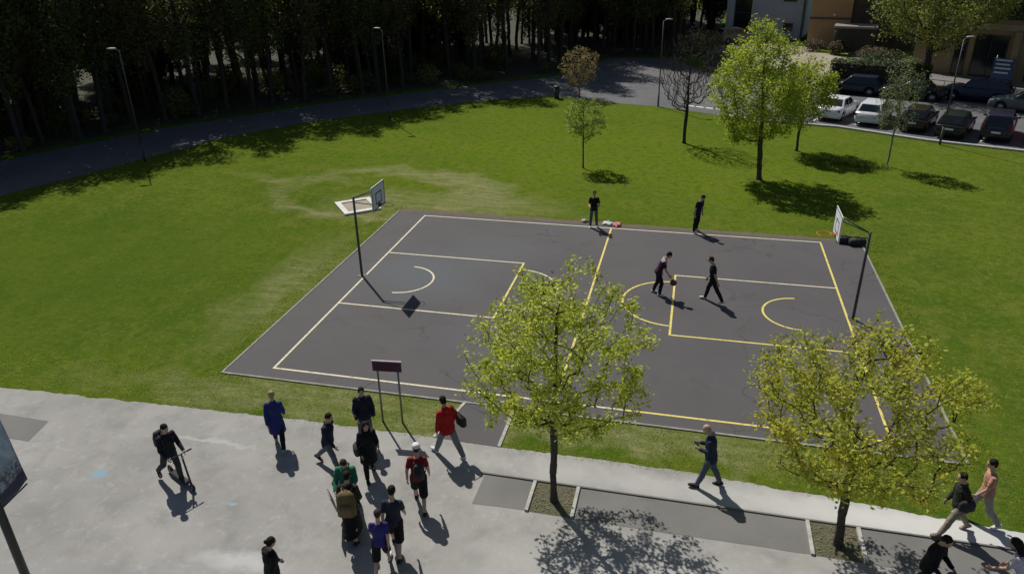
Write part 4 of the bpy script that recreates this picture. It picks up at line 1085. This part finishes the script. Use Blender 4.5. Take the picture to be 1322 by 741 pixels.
def person(x, y, hdg, label, pose, top, topc, bottom, botc, shoec, hair=('short', 'black'), skin=None, group=None, extra=None):
    p = Pose(**pose.get('fk', pose)) if 'fk' in pose else Pose(**pose)
    skin = skin or SKIN; sd_ = len(bpy.data.objects) * .37
    mb = MB(); p.body(mb)
    o = remeshed(mb, 'person', skin, None, .0075, 2)
    o.location = (x, y, .012 if y < -2.2 else .022 if y < 14.6 else .012); o.rotation_euler = (0, 0, math.atan2(-hdg[0], hdg[1]))
    s = p.s
    # eyes and mouth
    for q in (-1, 1): MB().ell(p.head + p.Hd @ V3((q * .031, .082, .010)) * s, (.013 * s, .007 * s, .008 * s), p.Hd, 10, 6).build('eye', EYEM, o, True)
    MB().ell(p.head + p.Hd @ V3((0, .086, -.062)) * s, (.022 * s, .005 * s, .007 * s), p.Hd, 10, 6).build('mouth', LIPM, o, True)
    # bottoms
    mb = MB(); kind = bottom
    if kind in ('trousers', 'jeans', 'shorts', 'joggers'):
        p.torso(mb, .014, -.10, .10)
        for q in (1, -1): p.leg(mb, q, .012 if kind != 'shorts' else .03, 1.97 if kind != 'shorts' else .98, .016 if kind == 'joggers' else .010 if kind != 'shorts' else .022)
        mb.capsule(p.hip[1], p.hip[-1], .10 * s, .10 * s)
    else:   # long skirt
        p.torso(mb, .016, -.08, .10)
        mid = (p.kn[1] + p.kn[-1]) / 2; an = (p.an[1] + p.an[-1]) / 2
        mb.rings([(p.pel, X * .18 * s, Y * .13 * s), (mid, X * (.20 * s), Y * (.15 * s + abs(p.kn[1].y - p.kn[-1].y) * .5)), (an + V3((0, 0, .10)), X * .235 * s, Y * (.18 * s + abs(p.an[1].y - p.an[-1].y) * .35))], 18)
    remeshed(mb, bottom, cloth(*botc), o, .013, 2, .006, sd_)
    # tops
    mb = MB()
    off = {'tshirt': .016, 'vest': .014, 'jacket': .026, 'hoodie': .030, 'coat': .030, 'puffer': .040}[top]
    p.torso(mb, off, -.10 if top in ('tshirt', 'vest') else -.15, .50, flare=.06 if top == 'tshirt' else .03)
    for q in (1, -1): p.arm(mb, q, off * .75, .62 if top == 'tshirt' else .12 if top == 'vest' else 1.95)
    if top == 'coat':
        mid = (p.kn[1] + p.kn[-1]) / 2
        mb.rings([(p.pel + p.T @ V3((0, 0, .05)), X * .19 * s, Y * .14 * s), (p.pel.lerp(mid, .5), X * .215 * s, Y * .175 * s), (p.pel.lerp(mid, .95), X * .225 * s, Y * .20 * s)], 18)
    if top in ('hoodie', 'puffer', 'jacket', 'coat'):
        mb.torus(p.neck + p.T @ V3((0, -.01, 0)), .07 * s, .022 * s, p.T @ Z, 16, 6)
    if top == 'hoodie': mb.ell(p.neck + p.T @ V3((0, -.10, -.03)) * s, (.10 * s, .05 * s, .075 * s), p.T)
    tname = {'tshirt': 't_shirt', 'vest': 'sports_vest', 'puffer': 'padded_jacket'}.get(top, top)
    remeshed(mb, tname, cloth(*topc), o, .012, 2, .007 if top != 'puffer' else .012, sd_ + 3)
    for q in (1, -1): p.shoe('shoe', cloth(*shoec), q, o)
    # hair / headgear
    hs, hc = hair; mb = MB(); Q = p.Hd; h = p.head
    hm = HAIRS[hc] if hc in HAIRS else None
    if hs != 'bald':
        mb.ell(h + Q @ V3((0, -.020, .034)) * s, (.087 * s, .098 * s, .095 * s), Q)
        if hs == 'short': mb.ell(h + Q @ V3((0, -.05, -.01)) * s, (.074 * s, .066 * s, .075 * s), Q)
        if hs == 'long':
            mb.capsule(h + Q @ V3((0, -.05, .0)) * s, p.neck + p.T @ V3((0, -.095, -.10)) * s, .088 * s, .075 * s)
            for q in (1, -1): mb.capsule(h + Q @ V3((q * .07, -.01, .01)) * s, p.neck + p.T @ V3((q * .09, -.02, -.02)) * s, .03 * s, .03 * s)
        if hs == 'bun': mb.ell(h + Q @ V3((0, -.05, -.01)) * s, (.074 * s, .066 * s, .075 * s), Q); mb.ell(h + Q @ V3((0, -.125, .045)) * s, (.045 * s, .045 * s, .045 * s), Q)
        remeshed(mb, 'hair', hm, o, .010, 2, .006, sd_ + 8)
    else:
        mb.ell(h + Q @ V3((0, -.035, -.01)) * s, (.083 * s, .078 * s, .06 * s), Q); remeshed(mb, 'hair', hm, o, .010, 1, .004, sd_ + 8)
    tag(o, label, 'person', group)
    return o, p

def world(o): 
    return Matrix.Translation(o.location) @ o.rotation_euler.to_matrix().to_4x4()
def backpack(o, p, mat, label, d=(.30, .17, .44), dz=.26, side=0, name='backpack'):
    W = world(o); T4 = p.T.to_4x4()
    b = empty(name); b.matrix_world = W @ Matrix.Translation(p.pel + p.T @ V3((side, -.155 - d[1] / 2, dz * p.s))) @ T4
    hx, hy, hz = d[0] / 2, d[1] / 2, d[2] / 2
    MB().rings([((0, .01, -hz), (hx * .8, 0, 0), (0, hy * .7, 0)), ((0, 0, -hz * .85), (hx, 0, 0), (0, hy, 0)), ((0, -.005, 0), (hx * 1.02, 0, 0), (0, hy * 1.08, 0)), ((0, .005, hz * .75), (hx * .9, 0, 0), (0, hy * .85, 0)), ((0, .02, hz), (hx * .5, 0, 0), (0, hy * .4, 0))], 18, 3.2).build('body', mat, b, True)
    MB().rings([((0, -hy, -hz * .7), (hx * .7, 0, 0), (0, .045, 0)), ((0, -hy, 0), (hx * .72, 0, 0), (0, .05, 0)), ((0, -hy, .05), (hx * .5, 0, 0), (0, .03, 0))], 14, 3).build('front_pocket', mat, b, True)
    for sg in (-1, 1):
        MB().path([(sg * .09, hy - .01, hz * .75), (sg * .115, hy + .06, hz * .95), (sg * .125, hy + .25, hz * .8), (sg * .125, hy + .30, .05), (sg * .13, hy + .2, -hz * .6), (sg * .1, hy - .02, -hz * .8)], .014, 6).build('strap', mat, b, True)
    MB().path([(-.04, hy * .3, hz - .01), (-.03, hy * .3, hz + .04), (.03, hy * .3, hz + .04), (.04, hy * .3, hz - .01)], .008, 6).build('handle', mat, b, True)
    return tag(b, label, 'backpack' if name == 'backpack' else 'bag')
def shoulderbag(o, p, mat, label, at, d=(.14, .34, .24), strap=None):
    W = world(o); b = empty('shoulder_bag'); b.matrix_world = W @ Matrix.Translation(at)
    hx, hy, hz = d[0] / 2, d[1] / 2, d[2] / 2
    MB().rings([((0, 0, -hz), (hx * .8, 0, 0), (0, hy * .85, 0)), ((0, 0, -hz * .8), (hx, 0, 0), (0, hy, 0)), ((0, 0, hz * .5), (hx * .9, 0, 0), (0, hy, 0)), ((0, 0, hz), (hx * .45, 0, 0), (0, hy * .8, 0))], 16, 3).build('body', mat, b, True)
    if strap is not None: MB().path([V3((0, hy * .8, hz * .8)), V3(strap) - V3(at) + V3((0, .05, .02)), V3(strap) - V3(at) + V3((0, -.06, 0)), V3((0, -hy * .8, hz * .8))], .013, 6).build('strap', mat, b, True)
    return tag(b, label, 'bag')

BLK = ('black_cloth', (.010, .010, .012)); NAVY = ('navy_cloth', (.018, .022, .045)); DKNAVY = ('dark_navy_cloth', (.012, .014, .024))
BLKB = pm('black_bag_fabric', (.014, .014, .015), (.022, .022, .023), 9, rough=.8)
GREYJ = ('blue_grey_denim', (.115, .135, .17)); WSHOE = ('white_trainer', (.62, .62, .62), .85); DSHOE = ('dark_shoe', (.022, .02, .02)); GREYT = ('light_grey_trousers', (.20, .22, .22))
WALKR = dict(rleg=(24, 2, 6), lleg=(-14, 2, 22), rarm=(-18, 8, 15), larm=(20, 8, 22))
WALKL = dict(lleg=(24, 2, 6), rleg=(-14, 2, 22), larm=(-18, 8, 15), rarm=(20, 8, 22))

# scooter rider
o, p = person(.33, -5.36, (.90, -.44), 'person in dark clothes riding an electric scooter across the pavement', dict(H=1.76, lean=8, head=4, hyaw=10, rarm=(28, 12, 42), larm=(28, 12, 42), rleg=(-20, 6, 26), lleg=(16, 1, 16)), 'jacket', DKNAVY, 'trousers', ('charcoal_trousers', (.045, .05, .055)), DSHOE, ('short', 'black'))
backpack(o, p, BLKB, 'large black backpack on the back of the scooter rider', (.34, .22, .46))
W_ = world(o); sc = empty('electric_scooter'); sc.matrix_world = W_ @ Matrix.Translation((-.09, 0, -.012 + .002))
MB().rings([((0, -.30, .11), (.07, 0, 0), (0, 0, .025)), ((0, -.26, .115), (.08, 0, 0), (0, 0, .03)), ((0, .42, .115), (.08, 0, 0), (0, 0, .03)), ((0, .48, .13), (.05, 0, 0), (0, 0, .03))], 12, 3.5).build('deck', RUBBER, sc, True)
MB().tube((0, .44, .14), (0, .60, .26), .035, .03, 10).tube((0, .64, .18), (0, .50, 1.0), .028, .022, 12).build('stem', DARKSTEEL, sc, True)
MB().tube((-.24, .49, 1.02), (.24, .49, 1.02), .014, .014, 8).tube((-.27, .49, 1.02), (-.15, .49, 1.02), .02, .02, 8).tube((.27, .49, 1.02), (.15, .49, 1.02), .02, .02, 8).build('handlebar', RUBBER, sc, True)
for yy in (-.40, .68):
    wl = MB().torus((0, yy, .11), .075, .032, (1, 0, 0), 22, 8).build('wheel', RUBBER, sc, True)
    MB().tube((-.02, yy, .11), (.02, yy, .11), .05, .05, 12).build('hub', ALLOY, wl, True)
MB().path([(0, -.28, .15), (0, -.36, .22), (0, -.46, .2)], .03, 6).build('rear_mudguard', RUBBER, sc, True)
MB().ell((0, .53, .94), (.03, .03, .03)).build('headlight', LAMPG, sc, True)
tag(sc, 'black electric scooter ridden on the pavement at left', 'scooter')

person(2.2, -3.55, (-.45, .89), 'blond person in a long bright blue coat walking toward the grass at left', dict(H=1.72, lean=3, head=6, **WALKL), 'coat', ('royal_blue_cloth', (.02, .03, .16)), 'trousers', BLK, ('pale_trainer', (.4, .4, .42)), ('short', 'blond'))
o, p = person(3.92, -4.05, (1, -.1), 'person in a navy jacket and grey-blue jeans striding right near the grass edge', dict(H=1.72, lean=8, head=5, rleg=(24, 2, 4), lleg=(-26, 2, 18), rarm=(28, 10, 22), larm=(-24, 8, 12)), 'jacket', NAVY, 'jeans', GREYJ, DSHOE, ('short', 'black'))
person(4.38, -2.88, (.55, -.84), 'person in a dark padded jacket and grey trousers standing behind the long-haired person', dict(H=1.72, lean=2, head=6, rarm=(14, 14, 50), larm=(14, 14, 50), rleg=(4, 4, 4), lleg=(-4, 4, 4)), 'puffer', ('dark_blue_padding', (.016, .018, .034)), 'trousers', ('grey_trousers', (.11, .12, .14)), DSHOE, ('short', 'black'))
o, p = person(5.05, -4.18, (.62, -.78), 'long-haired person dressed all in black with a bag on the hip', dict(H=1.70, lean=4, head=6, rleg=(12, 2, 6), lleg=(-14, 2, 20), rarm=(6, 10, 30), larm=(24, 10, 70)), 'coat', BLK, 'trousers', BLK, DSHOE, ('long', 'black'))
shoulderbag(o, p, BLKB, 'black shoulder bag on the hip of the long-haired person in black', V3((.27, -.02, .92)), strap=p.sh[-1] + V3((0, 0, .06)))
o, p = person(5.12, -5.48, (.3, -.95), 'person in a bright green top mostly hidden behind the big brown backpack', dict(H=1.72, lean=6, head=24, rarm=(22, 16, 50), larm=(24, 10, 70), **{k_: WALKR[k_] for k_ in ('rleg', 'lleg')}), 'hoodie', ('green_knit', (.022, .16, .09)), 'trousers', BLK, DSHOE, ('short', 'brown'))
W_ = world(o); hp = p.wr[1] + p.hd[1] * .1
fb = empty('cardboard_folder'); fb.matrix_world = W_ @ Matrix.Translation(hp + V3((.09, -.02, -.14))) @ (rz_(20) @ ry(14)).to_4x4()
MB().box((0, 0, 0), (.03, .36, .44)).build('cover', pm('brown_card', (.17, .09, .07), (.14, .08, .06), 6, rough=.8), fb, bevel=.006)
MB().box((.0, 0, .01), (.018, .37, .42)).build('pages', WHITE, fb)
tag(fb, 'reddish-brown folder carried by the person in green', 'folder')
o, p = person(5.46, -6.12, (-.25, .97), 'person in a long dark skirt with a big brown backpack walking away', dict(H=1.74, lean=5, head=10, **WALKL), 'jacket', ('dark_brown_cloth', (.035, .028, .022)), 'skirt', BLK, DSHOE, ('short', 'black'))
backpack(o, p, pm('brown_bag_fabric', (.15, .105, .04), (.11, .075, .03), 5, rough=.85), 'big brown square backpack worn above a long dark skirt', (.40, .22, .62), .20)
o, p = person(6.62, -4.9, (-.25, .97), 'person in a red t-shirt, black shorts and white cap walking away', dict(H=1.76, lean=4, head=6, hyaw=10, rleg=(-22, 3, 14), lleg=(22, 3, 4), rarm=(14, 12, 12), larm=(-8, 16, 14)), 'tshirt', ('dark_red_cotton', (.20, .012, .018)), 'shorts', BLK, DSHOE, ('short', 'brown'))
cp = empty('cap'); cp.matrix_world = world(o) @ Matrix.Translation(p.head) @ p.Hd.to_4x4()
q = p.s
MB().rings([((0, -.018, .035), (.094 * q, 0, 0), (0, .108 * q, 0)), ((0, -.018, .085), (.090 * q, 0, 0), (0, .104 * q, 0)), ((0, -.018, .12), (.066 * q, 0, 0), (0, .076 * q, 0)), ((0, -.018, .137), (.02 * q, 0, 0), (0, .02 * q, 0))], 18).build('crown', cloth('white_cap_cotton', (.68, .68, .68), .92), cp, True)
MB().rings([((0, .06, .045), (.078, 0, 0), (0, 0, .006)), ((0, .12, .04), (.07, 0, 0), (0, 0, .006)), ((0, .165, .032), (.04, 0, 0), (0, 0, .005))], 12).build('peak', cloth('white_cap_cotton', (.68, .68, .68), .92), cp, True)
tag(cp, 'white cap on the person in the red t-shirt', 'cap')
backpack(o, p, BLKB, 'slim black backpack on the back of the red t-shirt', (.25, .13, .40), .24, .05)
o, p = person(6.70, -2.98, (-.8, .6), 'person in a bright red hoodie and light grey trousers carrying a black bag', dict(H=1.82, lean=6, head=8, lleg=(24, 4, 2), rleg=(-22, 6, 10), rarm=(6, 22, 30), larm=(8, 10, 12), broad=1.06), 'hoodie', ('red_cotton', (.36, .012, .014)), 'joggers', GREYT, WSHOE, ('short', 'black'))
shoulderbag(o, p, BLKB, 'black bag slung on the right hip of the person in red', V3((.36, -.12, 1.02)), (.17, .36, .30), p.sh[1] + V3((0, 0, .06)))
o, p = person(13.2, -2.75, (-1, .12), 'grey-haired older person in a navy jacket and jeans looking at a phone', dict(H=1.80, lean=6, head=26, lleg=(17, 3, 0), rleg=(-12, 3, 12), rarm=(4, 6, 98), larm=(0, 6, 100)), 'jacket', ('blue_navy_cloth', (.02, .028, .06)), 'jeans', ('slate_jeans', (.085, .10, .135)), DSHOE, ('bald', 'grey'))
ph = empty('phone'); ph.matrix_world = world(o) @ Matrix.Translation((p.wr[1] + p.wr[-1]) / 2 + V3((0, .10, .05))) @ rx(40).to_4x4()
MB().box((0, 0, 0), (.078, .16, .010)).build('body', RUBBER, ph, bevel=.004); MB().box((0, 0, .006), (.07, .148, .003)).build('screen', GLASS, ph)
tag(ph, 'dark phone held in both hands by the grey-haired person', 'phone')
# players on the court
o, p = person(11.36, 7.68, (1, .12), 'player in a maroon vest with pale shoulders dribbling the basketball', dict(H=1.78, lean=24, head=10, rarm=(34, 8, 24), larm=(4, 12, 30), rleg=(18, 5, 26), lleg=(2, 5, 22)), 'tshirt', ('maroon_jersey', (.045, .014, .03)), 'trousers', ('black_joggers', (.014, .012, .018)), WSHOE, ('short', 'black'))
mb = MB(); p.torso(mb, .019, .40, .51); [mb.capsule(p.sh[q] + V3((0, 0, .03)), p.sh[q].lerp(p.el[q], .2), .06, .062) for q in (1, -1)]
remeshed(mb, 'shoulder_panel', cloth('white_jersey', (.5, .48, .52)), o, .012, 2, .004)
hand_w = world(o) @ (p.wr[1] + p.hd[1] * .13)
bb = empty('basketball', (hand_w.x + .10, hand_w.y - .05, hand_w.z - .15))
MB().ell((0, 0, 0), (.121, .121, .121), n=28, m=18).build('ball', pm('basketball_leather', (.13, .05, .03), (.1, .04, .025), 30, rough=.7), bb, True)
gm = MB(); gm.torus((0, 0, 0), .1205, .003, (0, 0, 1), 36, 5); gm.torus((0, 0, 0), .1205, .003, (1, 0, 0), 36, 5); gm.torus((0, 0, 0), .1205, .003, (0, 1, 0), 36, 5); gm.build('seams', RUBBER, bb, True)
tag(bb, 'dark orange basketball under the hand of the maroon player', 'ball')
person(13.3, 7.42, (-1, .08), 'player in black with feet wide apart and one arm stretched back, facing the dribbler', dict(H=1.78, lean=7, head=14, rarm=(10, 12, 25), larm=(-22, 30, 6), rleg=(20, 6, 8), lleg=(-26, 6, 4)), 'tshirt', BLK, 'trousers', ('black_joggers', (.014, .012, .018)), WSHOE, ('short', 'brown'))
person(8.12, 14.1, (.15, -1), 'person in black t-shirt and grey trousers standing on the far sideline by the clothes pile', dict(H=1.72, lean=1, head=8, rarm=(10, 14, 75), larm=(10, 14, 75), rleg=(3, 4, 4), lleg=(-2, 4, 3)), 'tshirt', BLK, 'trousers', ('grey_green_trousers', (.13, .145, .145)), WSHOE, ('short', 'brown'))
person(12.66, 14.36, (.75, -.6), 'person in navy t-shirt and black trousers standing on the far sideline bending forward', dict(H=1.80, lean=13, head=18, rarm=(2, 10, 12), larm=(6, 10, 14), rleg=(4, 5, 6), lleg=(-4, 5, 8)), 'tshirt', DKNAVY, 'trousers', BLK, WSHOE, ('short', 'black'))
# right side of the pavement
o, p = person(18.45, -3.2, (-.98, -.2), 'person in khaki trousers and dark top partly behind the golden tree leaves', dict(H=1.72, lean=6, head=8, lleg=(26, 3, 2), rleg=(-22, 3, 14), rarm=(6, 8, 30), larm=(-12, 10, 20)), 'jacket', ('olive_black_cloth', (.026, .028, .022)), 'trousers', ('khaki_trousers', (.27, .245, .19)), ('tan_shoe', (.2, .17, .13)), ('short', 'black'))
shoulderbag(o, p, BLKB, 'dark bag carried by the person in khaki trousers', V3((-.26, .02, 1.0)), strap=p.sh[1] + V3((0, 0, .06)))
person(19.12, -2.72, (-1, .06), 'person in a salmon t-shirt and pale trousers at the right edge of the path', dict(H=1.78, lean=3, head=6, **WALKR), 'tshirt', ('salmon_cotton', (.48, .25, .18)), 'trousers', ('pale_grey_trousers', (.32, .31, .29)), WSHOE, ('short', 'black'))
o, p = person(17.35, -5.25, (.6, -.75), 'person all in black holding a brown bag in front at the bottom right', dict(H=1.78, lean=9, head=18, rarm=(14, 8, 60), larm=(14, 8, 62), rleg=(16, 3, 8), lleg=(-12, 3, 16)), 'jacket', BLK, 'trousers', BLK, DSHOE, ('short', 'black'))
shoulderbag(o, p, pm('tan_leather', (.16, .11, .075), (.12, .08, .055), 6, rough=.6), 'brown leather bag held in front by the person in black', (p.wr[1] + p.wr[-1]) / 2 + V3((0, .12, -.10)), (.30, .16, .26))
o, p = person(18.95, -5.2, (-.85, .5), 'dark-haired person in a white and lavender shirt at the bottom right corner', dict(H=1.72, lean=14, head=20, rarm=(20, 12, 30), larm=(40, 10, 30), rleg=(16, 3, 8), lleg=(-12, 3, 16)), 'tshirt', ('lavender_white_cotton', (.52, .5, .6), .9), 'trousers', GREYJ, DSHOE, ('long', 'black'))
# bottom of the photograph
person(4.75, -8.2, (.5, .85), 'person in black with tied-up hair at the bottom edge left of the crowd', dict(H=1.70, lean=4, head=12, **WALKR), 'hoodie', BLK, 'trousers', BLK, DSHOE, ('bun', 'black'))
person(6.60, -6.38, (-.2, .98), 'person in a dark navy t-shirt and black shorts walking beside a shorter person in blue', dict(H=1.76, lean=5, head=8, **WALKL), 'tshirt', ('ink_navy_cotton', (.026, .032, .045)), 'shorts', BLK, DSHOE, ('short', 'black'))
person(6.50, -6.92, (-.3, .95), 'shorter person in a bright blue t-shirt and black shorts at the bottom edge', dict(H=1.58, lean=5, head=8, **WALKR), 'tshirt', ('violet_blue_cotton', (.035, .03, .17)), 'shorts', BLK, WSHOE, ('short', 'brown'))
person(23.0, 47.6, (-.3, -.95), 'person far away standing at the end of the clipped hedge across the car park', dict(H=1.78, lean=2, head=4, rleg=(6, 3, 4), lleg=(-6, 3, 4)), 'jacket', BLK, 'trousers', ('grey_trousers', (.11, .12, .14)), WSHOE, ('short', 'black'))

# things on the far sideline
def garment(loc, rz, rad, mat, label, seed):
    mb = MB(); g = random.Random(seed)
    for i in range(5): mb.ell((g.uniform(-.5, .5) * rad, g.uniform(-.35, .35) * rad, .04), (rad * g.uniform(.4, .65), rad * g.uniform(.3, .5), .05 + g.uniform(0, .05)), rz_(g.uniform(0, 180)))
    mb.capsule((rad * .3, 0, .05), (rad * 1.1, g.uniform(-.3, .3) * rad, .035), .06, .045); mb.capsule((-rad * .2, .1, .05), (-rad * .8, g.uniform(-.5, .5) * rad, .035), .06, .045)
    o = remeshed(mb, 'dropped_garment', mat, None, .014, 3, .016, seed); o.location = loc; o.rotation_euler = (0, 0, rz)
    return tag(o, label, 'clothes', 'clothes left on the far sideline')
garment((8.72, 14.62, .02), .3, .32, cloth('white_garment', (.6, .62, .66)), 'crumpled white jacket lying on the far sideline next to a pink one', 1)
garment((9.15, 14.52, .02), 1.2, .30, cloth('pink_garment', (.62, .22, .22)), 'crumpled pink and red garment lying on the far sideline', 2)
garment((7.62, 14.72, .02), .1, .16, cloth('cream_garment', (.5, .47, .4)), 'small pale cloth on the grass edge left of the sideline standing person', 3)
for i, (x, y, r_, lab) in enumerate([(18.8, 14.25, .3, 'black sports bag lying left of two at the far right corner of the court'), (19.3, 14.1, .36, 'larger black sports bag lying right of two at the far right corner of the court')]):
    b = empty('sports_bag', (x, y, .02), .3 * i)
    mb = MB().rings([((-r_, 0, .13), (0, .10, 0), (0, 0, .10)), ((-r_ * .85, 0, .15), (0, .15, 0), (0, 0, .15)), ((r_ * .85, 0, .15), (0, .15, 0), (0, 0, .15)), ((r_, 0, .13), (0, .10, 0), (0, 0, .10))], 16, 2.6)
    mb.build('body', BLKB, b, True)
    for sg in (-1, 1): MB().path([(-r_ * .4, sg * .13, .2), (-r_ * .25, sg * .08, .36), (r_ * .25, sg * .08, .36), (r_ * .4, sg * .13, .2)], .012, 6).build('strap', BLKB, b, True)
    tag(b, lab, 'bag', 'bags at the far right corner of the court')
